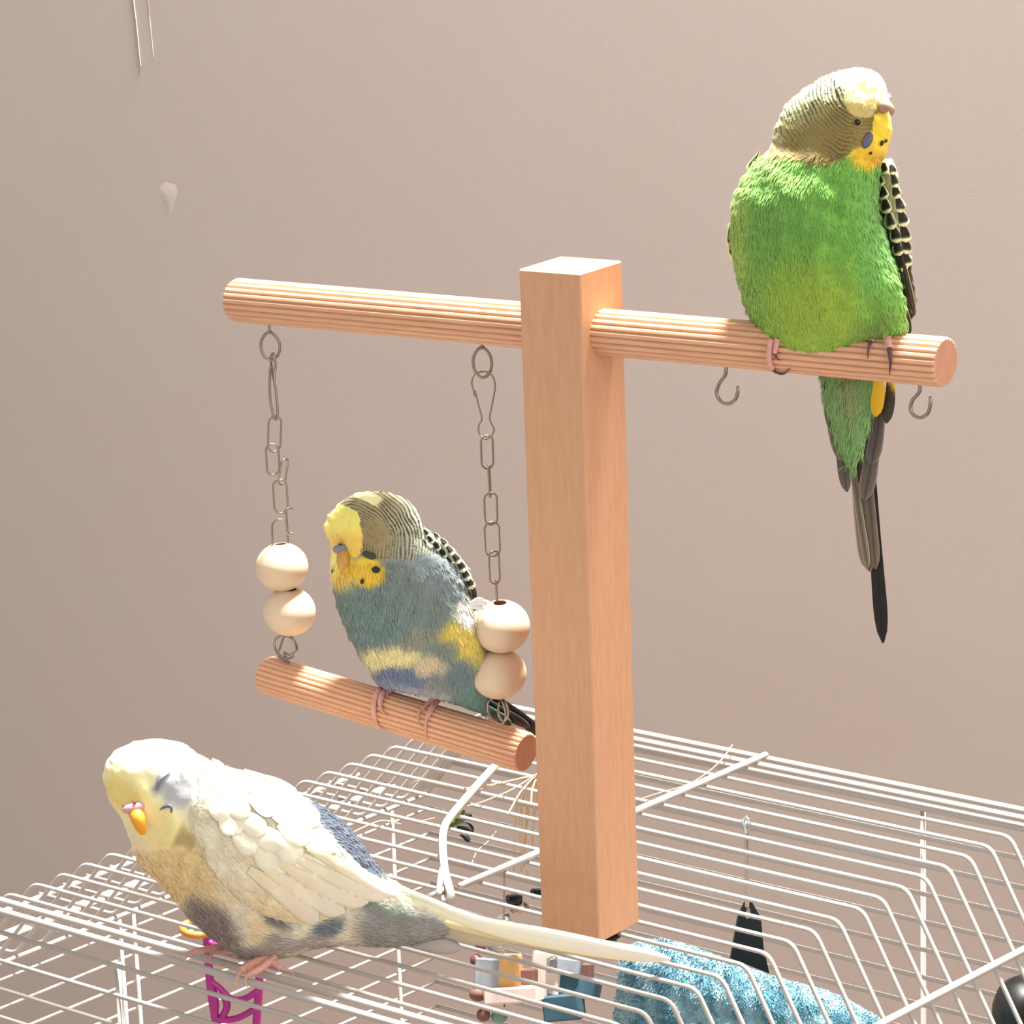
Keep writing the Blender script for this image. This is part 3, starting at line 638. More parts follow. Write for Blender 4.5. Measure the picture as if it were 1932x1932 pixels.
def col_blue(x, y, sa):
    n = noise2(x, y, 30); n2 = noise2(x + 300, y, 11); xw, yw = x + n * 6, y + n * 6
    c = np.tile(np.array([130., 143, 138]), (len(x), 1)); c = mixc(c, blob(xw, yw, 690, 1180, 70, 70, 0, .7) * .35, (100, 142, 142)); c = mixc(c, blob(xw, yw, 830, 1080, 70, 40, 30, .7) * .6, (142, 152, 156))
    lo = smooth(-10, 10, yw - (1222 - (xw - 690) * .38) - 4)
    c = mixc(c, lo, (150, 150, 136)); c = mixc(c, blob(xw, yw, 735, 1243, 66, 24, -4, .4) * .9, (244, 232, 172)); c = mixc(c, blob(xw, yw, 868, 1204, 46, 30, 32, .4) * .95, (232, 206, 96))
    c = mixc(c, blob(xw, yw, 888, 1160, 26, 24, 40, .5) * .9, (238, 234, 226)); c = mixc(c, blob(xw, yw, 905, 1240, 26, 36, 0, .5) * .8, (226, 208, 110))
    c = mixc(c, blob(xw, yw, 830, 1222, 34, 15, -10, .5) * .8, (124, 140, 134)); c = mixc(c, blob(xw, yw, 760, 1284, 66, 20, 4, .4) * .9, (104, 122, 160)); c = mixc(c, blob(xw, yw, 813, 1260, 26, 24, 0, .5) * .9, (226, 206, 168))
    c = mixc(c, blob(xw, yw, 868, 1275, 34, 34, 0, .5) * .9, (112, 132, 138)); c = mixc(c, smooth(1292, 1304, y + (800 - x) * .2) * .6 * (x < 850), (176, 184, 204)); c = mixc(c, blob(xw, yw, 895, 1325, 50, 30, 0, .4), (110, 142, 136))
    line = np.interp(x, [600, 680, 705, 740, 770, 800, 840], [1030, 1046, 1056, 1062, 1058, 1045, 1040]) + n * 4
    hood = smooth(6, -6, y - line); r = np.hypot(x - 662, (y - 1028)) + 2 * noise2(x, y, 24); st = smooth(-.1, .55, np.sin(r / 6.0 * 2 * np.pi + .5 * noise2(x, y, 14)))
    right = smooth(700, 800, x); base = np.array([168., 156, 116])[None] * (1 - right[:, None]) + np.array([182., 190, 172])[None] * right[:, None]; dk = np.array([66., 56, 36])[None]
    amp = np.clip(.8 + .3 * noise2(x, y, 26) - .75 * blob(x, y, 708, 1008, 28, 22, 30, .5), .05, 1) * .95; hd = base * (1 - (st * amp)[:, None]) + dk * (st * amp)[:, None]
    hd = mixc(hd, blob(x, y, 706, 1010, 30, 24, 30, .6) * .6, (140, 116, 78)); hd = mixc(hd, blob(x + 2 * n2, y + 2 * n2, 697, 939, 30, 10, 14, .25), (246, 240, 176))
    c = c * (1 - hood[:, None]) + hd * hood[:, None]
    fo = ringpoly(x + 2 * n2, y + 2 * n2, [(580, 930), (640, 951), (660, 956), (676, 968), (681, 993), (683, 1014), (680, 1045), (670, 1050), (600, 1050)]).astype(float); fcol = mixc(np.tile([248., 232, 120], (len(x), 1)), smooth(990, 1020, y) * .7, (232, 186, 78))
    c = c * (1 - fo[:, None]) + fcol * fo[:, None]
    bib = np.maximum(blob(x, y, 692, 1078, 34, 27, 10, .25), blob(x, y, 642, 1074, 30, 34, 0, .25)) * smooth(1026, 1040, y); c = mixc(c, bib, (240, 202, 70)); c = mixc(c, blob(x, y, 650, 1100, 22, 16, 0, .6) * .5, (222, 206, 140))
    c = mixc(c, blob(x, y, 630, 1068, 9, 26, 4, .5) * .8, (248, 238, 150)); c = mixc(c, smooth(0, -.35, sa) * .5, (120, 124, 110))
    return c
BB.build(bird, col_blue, fuzzmask=lambda x, y: np.where(y < 1060, .25, 1.2), flenf=lambda x, y: np.where(y < 1060, .35, 1.0))
cb = BB.depth(np.array(646.), np.array(1036.))
V, F = ellipsoid(atd(646, 1036, cb + .02), IMG, (.31, .17, .26)); mesh('cere', V, F, M_cere, bird, col=np.tile([128., 127, 140], (len(V), 1)))
V, F = ellipsoid(atd(642, 1027, cb - .16), IMG, (.045, .03, .04), 8, 10); mesh('nostril', V, F, M_eye, bird)
P = [atd(u, v, cb + d) for u, v, d in ((648, 1044, .05), (648, 1052, -.12), (646, 1064, -.15), (644, 1078, -.02))]; V, F = tube(spline(P, 14), np.array([.22] * 8 + list(np.linspace(.2, .05, 6))), 12)
mesh('beak', V, F, M_beak, bird, col=np.tile([196., 146, 72], (len(V), 1)))
disc(bird, BB, 696, 1048, 14, 6.5, 22, .03, (58, 54, 44), 'closed_eye', th=.05)
for u, v, a, b in ((709, 1075, 7.8, 6.6), (683, 1097, 3.8, 5.0), (626, 1078, 1.8, 5.0)): disc(bird, BB, u, v, a, b, 10, .045, (28, 22, 14), 'throat_spot', th=.02)
DW = lambda x, y: BB.depth(x, y)
wing = WB = Body([(786, 1000, 800, 992, -.1, .03), (796, 1030, 828, 1014, 0, .3), (820, 1060, 856, 1036, .1, .4), (845, 1090, 880, 1068, .2, .45), (862, 1118, 894, 1104, .3, .4), (878, 1146, 900, 1140, .4, .25), (894, 1160, 900, 1160, .4, .03)], lambda x, y: Db(x, y) - .75, nr=80, ns=70)
wing = WB.build(bird, lambda x, y, sa: np.tile([176., 178, 156], (len(x), 1)), nfuzz=500, flen=.14, name='wing')
for i, pts in enumerate(([(840, 1080), (858, 1110), (868, 1146)], [(848, 1080), (868, 1112), (880, 1150)], [(860, 1078), (880, 1110), (890, 1148)], [(868, 1070), (890, 1104), (899, 1144)])):
    feather(wing, pts, 14, plainf((48, 46, 40), (40, 38, 34), edge=(170, 176, 150)), WB.depth, h=.03 + i * .02, tipr=.3, rise=0, name='flight_feather')
tips = [(866, 1112), (880, 1120), (892, 1112), (856, 1098), (870, 1102), (884, 1096), (846, 1084), (861, 1086), (876, 1080), (836, 1070), (850, 1070), (866, 1064), (824, 1058), (840, 1054), (854, 1048), (812, 1046), (828, 1040), (842, 1032), (802, 1032), (816, 1026), (828, 1020), (808, 1012)]
for i, (u, v) in enumerate(tips):
    s_ = .45 + .55 * min(1, (v - 1000) / 80)
    feather(wing, [(u - 15 * s_, v - 24 * s_), (u - 6 * s_, v - 13 * s_), (u, v)], 22 * s_, scallop((32, 28, 22), (212, 214, 184), .26, .74), WB.depth, h=.05 + .01 * i, rise=.03, tipr=.6)
for pts in ([(880, 1140), (900, 1134), (925, 1136)], [(884, 1142), (905, 1138), (920, 1142)], [(880, 1146), (898, 1132), (912, 1130)], [(876, 1150), (895, 1146), (915, 1150)]):
    feather(bird, pts, 10, plainf((238, 236, 232)), lambda x, y: Db(x, y) - 1.0, tipr=.7, name='flank_feather')
feather(bird, [(870, 1152), (888, 1152), (906, 1144)], 8, plainf((60, 58, 50), (70, 66, 58), edge=(190, 190, 170)), lambda x, y: Db(x, y) - .9, name='flank_feather')
for pts, wd, c0, off in (([(890, 1290), (950, 1330), (1030, 1392)], 26, (36, 34, 32), 1.3), ([(890, 1300), (935, 1335), (1000, 1372)], 22, (60, 62, 54), 1.2), ([(880, 1310), (920, 1340), (965, 1368)], 24, (96, 122, 110), 1.1)):
    feather(bird, pts, wd, plainf(c0, (30, 28, 28), edge=tuple(int(q * 1.4) for q in c0)), (lambda o: lambda x, y: Db(x, y) + o - .25)(off), tipr=.4, nl=16, nw=9, name='tail_feather')
bf = lambda u, v, o=.05: on_cyl(u, v, SA, SB, SR, o)
for pts, c in (([(728, 1296), (714, 1306), (706, 1325), (705, 1342), (709, 1362), (718, 1374), (728, 1378)], 2), ([(731, 1298), (722, 1310), (717, 1324), (719, 1338), (726, 1348), (731, 1350)], 2), ([(742, 1296), (733, 1306), (729, 1316)], 1),
               ([(846, 1296), (828, 1318), (814, 1338), (804, 1360), (803, 1380), (805, 1396)], 2), ([(838, 1300), (810, 1326), (792, 1342), (788, 1352), (792, 1368)], 2), ([(846, 1300), (856, 1314), (870, 1322)], 1)):
    toe(bird, pts, .125, .08, bf, c, mc=M_claw2)
# ------------------------------------------------------------------ white and yellow budgerigar on the cage roof
def Dw(u, v): return 116.35 - .0039 * (u - 450) + .0055 * (v - 1815)
bird = thing('budgerigar', atz(470, 1815, .15), 'white and pale yellow budgerigar with orange beak crouching on the front cage rods', 'bird')
WBODY = Body([(193, 1464, 194, 1472, -.1, .03), (203, 1432, 206, 1512, -.1, .6), (226, 1411, 226, 1540, -.1, .95), (260, 1398, 243, 1580, -.1, 1.15), (300, 1394, 252, 1612, -.1, 1.3), (340, 1401, 272, 1640, -.1, 1.4),
    (372, 1420, 300, 1668, -.05, 1.55), (405, 1440, 330, 1700, 0, 1.7), (452, 1454, 358, 1736, 0, 1.85), (505, 1471, 396, 1768, 0, 1.95), (552, 1492, 440, 1798, 0, 2.0), (597, 1517, 492, 1812, 0, 1.95),
    (640, 1544, 548, 1804, 0, 1.8), (676, 1582, 604, 1788, .0, 1.6), (706, 1622, 660, 1784, .0, 1.3), (734, 1655, 722, 1786, .0, 1.0), (778, 1682, 790, 1780, -.0, .65), (838, 1712, 846, 1766, 0, .3), (886, 1736, 888, 1744, 0, .05)], Dw, disp=.05)
def col_white(x, y, sa):
    n = noise2(x, y, 36); n2 = noise2(x + 300, y, 12); xw, yw = x + n * 7, y + n * 7
    c = np.tile(np.array([240., 232, 206]), (len(x), 1)); c = mixc(c, blob(xw, yw, 330, 1640, 70, 90, -30, .6), (240, 214, 158)); c = mixc(c, blob(xw, yw, 270, 1440, 130, 66, 10, .5), (252, 246, 224))
    c = mixc(c, blob(xw, yw, 235, 1490, 60, 50, 0, .6), (252, 242, 172)); c = mixc(c, blob(xw, yw, 240, 1508, 36, 26, 20, .6) * .7, (232, 204, 116)); c = mixc(c, blob(xw, yw, 300, 1560, 60, 42, 20, .5) * .85, (246, 236, 160))
    c = mixc(c, blob(xw, yw, 265, 1600, 24, 30, 30, .6) * .6, (240, 220, 176)); c = mixc(c, blob(xw, yw, 343, 1583, 10, 22, 25, .6) * .7, (164, 146, 96))
    c = mixc(c, blob(x + n2 * 2, y + n2 * 2, 338, 1490, 34, 33, 0, .3) * .8, (172, 173, 178)); c = mixc(c, blob(x, y, 372, 1492, 5, 26, 0, .8) * .3, (186, 196, 194)); c = mixc(c, blob(x + n2 * 2, y, 300, 1478, 9, 22, 22, .6) * .75, (132, 140, 152))
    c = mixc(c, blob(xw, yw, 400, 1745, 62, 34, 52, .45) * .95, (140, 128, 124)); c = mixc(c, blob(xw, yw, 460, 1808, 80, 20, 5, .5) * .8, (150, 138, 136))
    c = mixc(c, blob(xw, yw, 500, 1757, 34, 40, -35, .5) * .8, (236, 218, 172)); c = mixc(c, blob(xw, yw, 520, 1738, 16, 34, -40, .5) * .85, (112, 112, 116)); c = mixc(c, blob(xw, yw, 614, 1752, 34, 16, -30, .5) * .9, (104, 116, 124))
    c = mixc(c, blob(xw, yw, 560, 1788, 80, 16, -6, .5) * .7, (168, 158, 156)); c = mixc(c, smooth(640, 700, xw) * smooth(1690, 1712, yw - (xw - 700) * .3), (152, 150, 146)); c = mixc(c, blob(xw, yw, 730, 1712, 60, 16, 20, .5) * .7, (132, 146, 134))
    back = smooth(-14, 6, (x - 556) * .72 - (y - 1500) * .62 - 2) * smooth(548, 570, x) * smooth(1672, 1640, y); c = mixc(c, back, (84, 92, 106)); c = mixc(c, smooth(720, 780, x) * smooth(1712, 1690, y), (232, 236, 190))
    c = mixc(c, blob(x, y, 560, 1500, 26, 12, 40, .4), (250, 248, 236)); return c
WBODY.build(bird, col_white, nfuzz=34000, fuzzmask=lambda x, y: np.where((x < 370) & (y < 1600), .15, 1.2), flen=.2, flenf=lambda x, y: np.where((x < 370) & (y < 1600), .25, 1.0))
WD = WBODY.depth; cb = WD(np.array(258.), np.array(1528.))
def ell_at(name, u, v, r, colr, m, ang=0, d=0.0, n=14):
    a = math.radians(ang); ax = (RIGHT * math.cos(a) - UP * math.sin(a), UP * math.cos(a) + RIGHT * math.sin(a), -FWD); V, F = ellipsoid(atd(u, v, WD(np.array(float(u)), np.array(float(v))) - d), ax, r, n)
    return mesh(name, V, F, m, bird, col=np.tile(np.array(colr, float), (len(V), 1)))
ell_at('cere', 256, 1523, (.42, .19, .24), (208, 158, 156), M_cere, -14)
ell_at('nostril', 254, 1514, (.05, .04, .05), (120, 50, 56), M_cere, 0, .2, 8)
ell_at('nostril', 233, 1522, (.04, .04, .05), (150, 80, 70), M_cere, 0, .16, 8)
P = [atd(u, v, cb + d) for u, v, d in ((256, 1532, .1), (260, 1542, -.16), (264, 1556, -.2), (270, 1573, -.1))]; V, F = tube(spline(P, 18), np.array([.24] * 8 + list(np.linspace(.235, .1, 10))), 14)
mesh('beak', V, F, M_beak, bird, col=np.tile([236., 156, 40], (len(V), 1)))
def seam(pts, r, colr, name, h=.02):
    P = [atd(u, v, WD(np.array(float(u)), np.array(float(v))) - h) for u, v in pts]; V, F = tube(spline(P, 20), np.sin(np.linspace(.15, 3.0, 20)) * r, 6); mesh(name, V, F, M_cere, bird, col=np.tile(np.array(colr, float), (len(V), 1)))
seam([(296, 1492), (298, 1480), (304, 1470), (313, 1463), (322, 1457)], .06, (126, 132, 146), 'closed_eye')
seam([(302, 1528), (309, 1523), (320, 1520), (324, 1528), (322, 1534)], .06, (100, 104, 124), 'cheek_patch')
SH = Body([(362, 1520, 356, 1552, 0, .04), (398, 1492, 382, 1612, -.05, .2), (450, 1480, 418, 1664, -.08, .25), (500, 1484, 468, 1708, -.1, .28), (546, 1500, 528, 1736, -.12, .28), (576, 1522, 588, 1740, -.15, .26),
    (610, 1560, 640, 1724, -.2, .24), (650, 1606, 690, 1703, -.35, .2), (702, 1654, 724, 1694, -.45, .12), (742, 1684, 746, 1692, -.5, .03)], lambda x, y: np.minimum(WD(x, y), Dw(x, y) - .5), nr=200, ns=160)
def col_wing(x, y, sa):
    n = noise2(x, y, 22); c = mixc(np.tile([242., 234, 208], (len(x), 1)), smooth(-1, 1, n) * .25, (222, 206, 164)); c = mixc(c, smooth(1640, 1720, y) * .6, (238, 220, 172)); c = mixc(c, blob(x, y, 385, 1535, 34, 22, 0, .6) * .4, (196, 188, 160)); return mixc(c, smooth(620, 720, x) * .5, (214, 208, 198))
wing = SH.build(bird, col_wing, nfuzz=6000, flen=.22, name='wing')
cf = lambda a, b, e: plainf(a, b, edge=e)
lst = []
for i, (a, b, w_) in enumerate((([(470, 1640), (540, 1690)], (600, 1738), 46), ([(500, 1640), (580, 1688)], (650, 1722), 44), ([(530, 1630), (620, 1680)], (695, 1702), 42), ([(560, 1620), (650, 1665)], (730, 1694), 38), ([(580, 1600), (670, 1648)], (746, 1690), 34))):
    feather(wing, [*a, b], w_, cf((240, 226, 186), (226, 216, 200), (206, 192, 164)), SH.depth, h=.03 + i * .01, tipr=.3, rise=.01, nl=16, nw=9, name='flight_feather', camber=.015, solid=.006)
rows = [((620, 1690), 58, 44, 28), ((560, 1660), 50, 44, 38), ((612, 1650), 58, 46, 24), ((664, 1655), 62, 42, 28), ((520, 1640), 46, 40, 50), ((570, 1620), 54, 46, 30), ((630, 1608), 60, 46, 34),
        ((480, 1610), 44, 38, 50), ((530, 1600), 50, 42, 36), ((588, 1585), 54, 46, 30), ((455, 1570), 40, 34, 50), ((500, 1572), 46, 40, 34), ((560, 1548), 52, 44, 34), ((600, 1556), 54, 40, 40), ((430, 1545), 34, 30, 40), ((470, 1538), 42, 36, 30), ((525, 1530), 46, 42, 30), ((440, 1575), 34, 30, 60)]
for i, ((u, v), L, w_, an) in enumerate(rows):
    L *= 1.3; w_ *= 1.4
    a = math.radians(an); feather(wing, [(u - L * math.cos(a), v - L * math.sin(a)), (u - L * .5 * math.cos(a), v - L * .5 * math.sin(a)), (u, v)], w_, cf((244, 238, 214), (240, 232, 206), (226, 214, 180)), SH.depth, h=.028 + .004 * i, rise=.012, tipr=.7, camber=.012, solid=.006, name='feather')
for pts, wd in (([(500, 1470), (540, 1490), (580, 1520)], 16), ([(490, 1462), (525, 1474), (562, 1496)], 14), ([(400, 1432), (412, 1438), (424, 1448)], 8), ([(460, 1452), (500, 1466), (532, 1482)], 10)):
    feather(bird, pts, wd, plainf((250, 248, 238)), lambda x, y: Dw(x, y) - .4, tipr=.4, name='back_feather')
for pts, wd, c0, c1, ed, off, tr in (
    ([(690, 1740), (780, 1768), (870, 1790)], 50, (158, 152, 146), (176, 166, 160), (140, 146, 150), .1, .6), ([(720, 1710), (840, 1752), (960, 1778)], 40, (150, 150, 132), (196, 182, 150), (160, 156, 140), -.1, .4),
    ([(740, 1710), (900, 1757), (1160, 1802)], 26, (220, 208, 150), (206, 194, 180), (176, 166, 130), -.2, .2),
    ([(700, 1672), (820, 1715), (960, 1758), (1100, 1784), (1266, 1810)], 38, (236, 238, 200), (238, 230, 216), (238, 228, 160), -.35, .35),
    ([(690, 1655), (790, 1692), (900, 1736), (1040, 1764), (1200, 1796)], 26, (240, 240, 206), (246, 242, 232), None, -.42, .4)):
    feather(bird, pts, wd, plainf(c0, c1, edge=ed), (lambda o: lambda x, y: Dw(x, y) + o)(off), tipr=tr, nl=26, nw=9, rise=.0, camber=.1, name='tail_feather')
wf = lambda u, v, z: atz(u, v, z)
for pts, r in (([(452, 1776, .5), (418, 1786, .4), (389, 1791, .36), (362, 1797, .36), (350, 1808, .28), (348, 1822, .12)], .1), ([(456, 1782, .5), (424, 1793, .36), (405, 1797, .36), (397, 1805, .3), (398, 1817, .18)], .09), ([(470, 1782, .5), (452, 1800, .3), (440, 1806, .1)], .09),
               ([(520, 1800, .6), (474, 1820, .36), (453, 1834, .34), (445, 1850, .25), (447, 1868, .0)], .13), ([(515, 1808, .5), (490, 1828, .36), (468, 1840, .3), (462, 1852, .2), (470, 1866, .0)], .1), ([(505, 1808, .5), (530, 1826, .3), (548, 1832, .2), (556, 1842, 0)], .1)):
    toe(bird, pts, r * 1.35, r * .95, wf, 2, mc=M_claw2)

# ------------------------------------------------------------------ things inside the cage
p0 = atz(1300, 1850, -3.0); Df0 = proj(p0)[2]
hut = thing('fleece_hut', p0 - [0, 0, 8], 'fluffy pale blue fleece tent hanging under the right side of the cage roof', 'pet tent')
Dfl = lambda x, y: Df0 + .0055 * (y - 1850) - .002 * (x - 1300)
FL = Body([(1232, 1772, 1246, 1772, 0, .05), (1196, 1783, 1292, 1785, 0, .8), (1178, 1798, 1345, 1804, 0, 1.4), (1170, 1818, 1400, 1826, 0, 1.8), (1167, 1845, 1470, 1848, 0, 2.2), (1164, 1878, 1568, 1876, 0, 2.6), (1160, 1912, 1640, 1912, 0, 2.8), (1156, 1960, 1710, 1960, 0, 3), (1152, 2040, 1770, 2040, 0, 3), (1150, 2160, 1780, 2160, 0, 3), (1400, 2200, 1500, 2200, 0, .1)], Dfl, nr=200, ns=200, disp=.1)
def col_fl(x, y, sa):
    n = noise2(x, y, 26) + .6 * noise2(x + 99, y, 10); c = mixc(np.tile([90., 134, 150], (len(x), 1)), smooth(-1, 1.2, n), (142, 180, 190)); return mixc(c, smooth(1200, 1165, x) * .6 + smooth(30, 0, y - np.interp(x, [1235, 1345, 1470, 1640], [1772, 1804, 1848, 1912])) * .5 * (x > 1200), (176, 200, 206))  # lit left side and top rim are painted paler into the fleece colour
FL.build(hut, col_fl, nfuzz=90000, flen=.085, fw=.017, lift=.8, spread=3.0, name='cover', mt=M_fleece)
top = atz(1408, 1556, .05)
clipt = thing('hanging_clip', top - [0, 0, 5], 'black plastic clip hanging on a thin metal rod from the cage roof', 'clip')
def dn(z, dx=0.0, dy=0.0): return top + RIGHT * dx + np.array([0, dy, z])
P = [dn(.02, .1), dn(.22, .06), dn(.26, -.02), dn(.12, -.1), dn(-.1, -.04), dn(-.3, 0)]; V, F = tube(spline(P, 30), .07, 8); mesh('hook', V, F, M_chrome, clipt)
V, F = box(dn(-1.55), IMG, (.06, 1.3, .1), .02); mesh('rod', V, F, mat('dull_brass', (206, 178, 158), .45, metal=.4), clipt)
V, F = box(dn(-3.0), IMG, (.09, .3, .14), .03); mesh('ferrule', V, F, M_chrome, clipt)
pts = [(-.12, -2.75), (.14, -2.75), (.42, -3.3), (.50, -4.4), (.68, -5.3), (-.62, -4.75), (-.42, -3.7), (-.34, -3.25)]
Vf = [dn(b, a) - FWD * .12 for a, b in pts] + [dn(b, a) + FWD * .12 for a, b in pts]; n = len(pts); F = [list(range(n)), list(range(n, 2 * n))[::-1]] + [[i, i + n, (i + 1) % n + n, (i + 1) % n] for i in range(n)]
mesh('clip_body', Vf, F, M_black, clipt, smooth=False)
# wooden block toy under the post
q0 = atz(985, 1830, -4.0); Dq = proj(q0)[2]
toy = thing('block_toy', q0, 'hanging toy of coloured wooden blocks and a shiny bell below the tail feathers', 'toy')
def blk(name, x0, y0, x1, y1, m, d=0.0, th=.5, ang=0, bev=.06):
    c = atd((x0 + x1) / 2, (y0 + y1) / 2, Dq + d); a = math.radians(ang); ax = (RIGHT * math.cos(a) - UP * math.sin(a), UP * math.cos(a) + RIGHT * math.sin(a), -FWD); k = 60
    x0, x1, y0, y1 = x0 - 3, x1 + 3, y0 - 2, y1 + 2; yw = math.radians(20); a0 = ax[0] * math.cos(yw) + ax[2] * math.sin(yw); a2 = -ax[0] * math.sin(yw) + ax[2] * math.cos(yw)
    V, F = box(c, (a0, ax[1], a2), (max(.08, (x1 - x0) / 2 / k), (y1 - y0) / 2 / k, th), bev); return mesh(name, V, F, m, toy, smooth=False)
blk('block', 900, 1808, 946, 1864, M_grey, 0, .4, 4); blk('block', 944, 1800, 980, 1864, M_gold, -.2, .4); blk('block', 978, 1828, 1012, 1862, M_brown, .1, .4)
blk('block', 920, 1862, 1024, 1890, M_paperw, -.5, .7, -4); blk('block', 1005, 1795, 1060, 1878, M_paperw, .3, .3, 6); blk('block', 1036, 1808, 1098, 1836, M_grey, .1, .4, 6)
blk('block', 1050, 1840, 1130, 1878, M_teal, .2, .5, 10); blk('block', 1030, 1876, 1098, 1924, M_teal, -.3, .5, -6); blk('block', 1099, 1818, 1116, 1846, M_brown, .1, .3)
def bdq(name, u, v, r, m, d=0.0, ry=1.0):
    V, F = ellipsoid(atd(u, v, Dq + d), IMG, (r / 60, r / 60 * ry, r / 60), 12, 18); return mesh(name, V, F, m, toy)
M_bead2 = mat('dark_red_bead', (112, 62, 66), 0.5); M_green2 = mat('green_bead', (108, 150, 130), 0.5)
bdq('bead', 906, 1786, 11, M_bead2, 0, 1.2); bdq('bead', 898, 1812, 12, M_bead2, 0, 1.1); bdq('bead', 902, 1876, 18, M_brown, -.1, .8); bdq('bead', 912, 1915, 14, M_brown); bdq('bead', 942, 1918, 17, M_green2, 0, .8); bdq('bead', 936, 1786, 17, M_grey, .1, .7)
bdq('bell', 951, 1734, 15, M_chrome, -1.0); bdq('bell', 979, 1712, 20, M_steel, -1.2, .7); bdq('bell', 1044, 1808, 10, M_chrome, -.3, .5)
P = [atd(951, 1640, Dq - 3.4), atd(951, 1700, Dq - 2.0), atd(950, 1800, Dq - .2), atd(952, 1900, Dq)]; V, F = tube(spline(P, 12), .03, 6); mesh('cord', V, F, M_steel, toy)
V, F = box(atd(970, 1696, Dq - 1.4), IMG, (.26, .17, .2), .08); mesh('clip', V, F, M_black, toy); V, F = box(atd(1014, 1686, Dq - 1.4), IMG, (.22, .17, .2), .06); mesh('clip', V, F, M_black, toy)
# purple plastic ladder
L0 = atz(440, 1770, -3.2); DL = proj(L0)[2]
lad = thing('plastic_ladder', L0 - [0, 0, 5], 'purple plastic lattice ladder hanging inside the cage below the white bird', 'toy')
def bar(pts, r, name='rail', fl=.5):
    V, F = tube(spline([atd(u, v, DL + .0055 * (v - 1770)) for u, v in pts], 16), np.array(r) * 1.35 if np.ndim(r) else r * 1.35, 8, flat=.8); mesh(name, V, F, M_purple, lad)
bar([(390, 1750), (392, 1800), (398, 1870), (408, 1932), (416, 2000)], .12); bar([(486, 1780), (490, 1830), (488, 1870), (484, 1932), (482, 2000)], .12)
for P_ in ([(392, 1848), (412, 1862), (436, 1884), (462, 1884), (488, 1868)], [(402, 1922), (430, 1924), (455, 1918), (486, 1900)], [(424, 1880), (428, 1900), (418, 1922)], [(396, 1850), (406, 1890), (404, 1920)], [(392, 1776), (420, 1790), (450, 1788), (488, 1792)], [(412, 1984), (440, 1988), (482, 1984)]): bar(P_, .11, 'rung')
bar([(466, 1800), (470, 1810), (484, 1812)], .16, 'rung'); bar([(412, 1782), (420, 1790), (430, 1798)], .1, 'rung')
og = atz(372, 1745, -2.5); oo = thing('orange_ring', og, 'orange plastic ring showing behind the belly of the white bird', 'toy')
V, F = tube([og + RIGHT * .5 * math.cos(t) - UP * .12 + UP * .22 * math.sin(t) + FWD * .35 * math.sin(t) for t in np.linspace(0, 2 * math.pi, 30, endpoint=False)], .13, 10, closed=True); mesh('ring', V, F, M_orange, oo)
# black cup at the right edge
cpt = atz(1942, 1912, -5.5)
cup = thing('feeder_cup', cpt - [0, 0, 1.5], 'round black feeder cup inside the lower right corner of the cage', 'cup')
V, F = lathe([(0, -1.3), (.9, -1.2), (1.15, -.8), (1.2, .2), (1.1, .7), (.8, 1.05), (.4, 1.2), (0, 1.25)], cpt, (.3, -.35, 1), 40); mesh('bowl', V, F, M_black, cup)
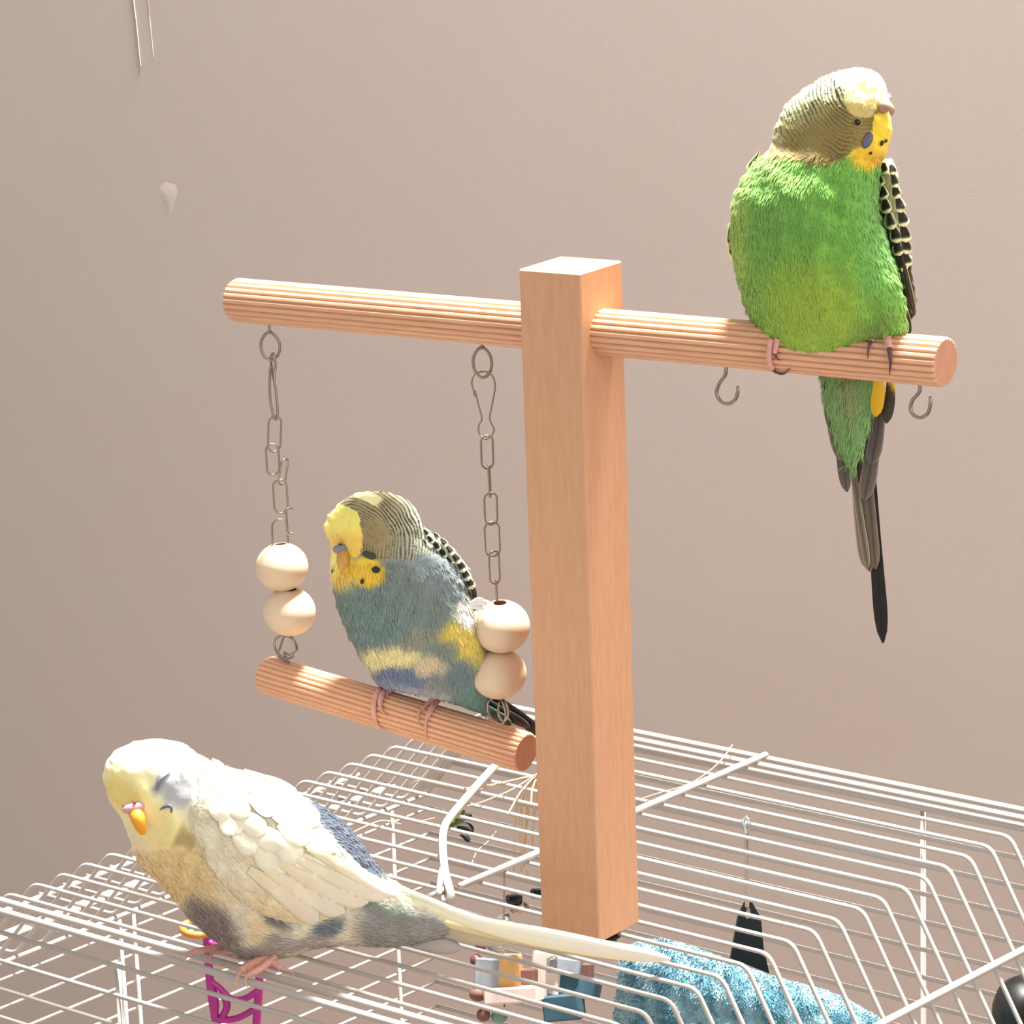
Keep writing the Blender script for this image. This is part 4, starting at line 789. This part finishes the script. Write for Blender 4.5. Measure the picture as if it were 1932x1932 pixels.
# raffia tassel, straws and herb
def strand(parent, pts, r, name='strand', m=None):
    P = [atz(u, v, z) for u, v, z in pts]; V, F = tube(spline(P, 24), r * .75, 6, flat=.5); return mesh(name, V, F, m or M_straw, parent)
tas = thing('raffia_tassel', atz(1004, 1470, -1), 'spray of dry raffia strands spreading from behind the base of the post', 'raffia')
for P_ in ([(1016, 1458, .25), (970, 1487, .2), (935, 1503, .2), (900, 1516, .2), (879, 1521, .15)], [(1016, 1457, .2), (985, 1490, .2), (968, 1518, .15), (958, 1536, .1)], [(1012, 1461, .2), (960, 1473, .1), (915, 1482, .05), (866, 1486, .1), (820, 1473, .2), (790, 1472, .2), (768, 1484, -.2)],
           [(1014, 1462, .1), (1004, 1490, 0), (1002, 1518, -.1)], [(1016, 1462, .2), (950, 1476, .1), (905, 1490, -.3)], [(1010, 1466, -.1), (985, 1490, -.8), (972, 1560, -2.2)]): strand(tas, P_, .045)
for i in range(9):
    x = 975 + i * 4.2 + random.uniform(-3, 3); strand(tas, [(1010, 1466, -.2), (x + 6, 1500, -1.0), (x + random.uniform(-6, 6), 1570, -2.6), (x + random.uniform(-12, 14), 1640 + random.uniform(-20, 20), -4.4)], .035)
st = thing('straw', atz(700, 1556, .2), 'curved dry straw lying on the cage wires behind the white bird', 'straw'); strand(st, [(660, 1573, .2), (692, 1558, .25), (722, 1548, .25), (757, 1555, .15)], .05, 'stem')
st = thing('straw', atz(800, 1555, -.2), 'short dry straw end poking from under the wires left of the bent handle', 'straw'); strand(st, [(785, 1552, -.1), (800, 1548, -.1), (820, 1543, .0)], .045, 'stem')
st = thing('straw', atz(1300, 1480, .2), 'long thin straw lying across the wires right of the post', 'straw'); strand(st, [(1206, 1508, .2), (1250, 1494, .22), (1300, 1479, .25), (1340, 1453, .3), (1364, 1430, .3), (1382, 1405, .5)], .04, 'stem')
st = thing('straw', atz(910, 1600, -.3), 'thin slanting straw under the wires below the dark herb sprig', 'straw'); strand(st, [(888, 1634, -.3), (900, 1606, -.3), (918, 1590, -.3), (936, 1568, -.3)], .03, 'stem')
hb = thing('herb_sprig', atz(872, 1555, -.4), 'small dark green dried leaf sprig caught beside the bent wire handle', 'leaf')
for (u0, v0, u1, v1, w_, c0) in ((845, 1562, 880, 1540, 20, (86, 104, 40)), (862, 1558, 893, 1570, 26, (34, 32, 26)), (868, 1548, 891, 1538, 12, (38, 42, 26)), (868, 1540, 878, 1532, 12, (84, 98, 44)), (868, 1574, 886, 1588, 14, (30, 28, 24))):
    z_ = atz((u0 + u1) / 2, (v0 + v1) / 2, -.35); dd = proj(z_)[2]
    feather(hb, [(u0, v0), ((u0 + u1) / 2, (v0 + v1) / 2 - 3), (u1, v1)], w_, plainf(c0, c0), (lambda q: lambda x, y: q + 0 * x)(float(dd)), tipr=.6, name='leaf', camber=.2)
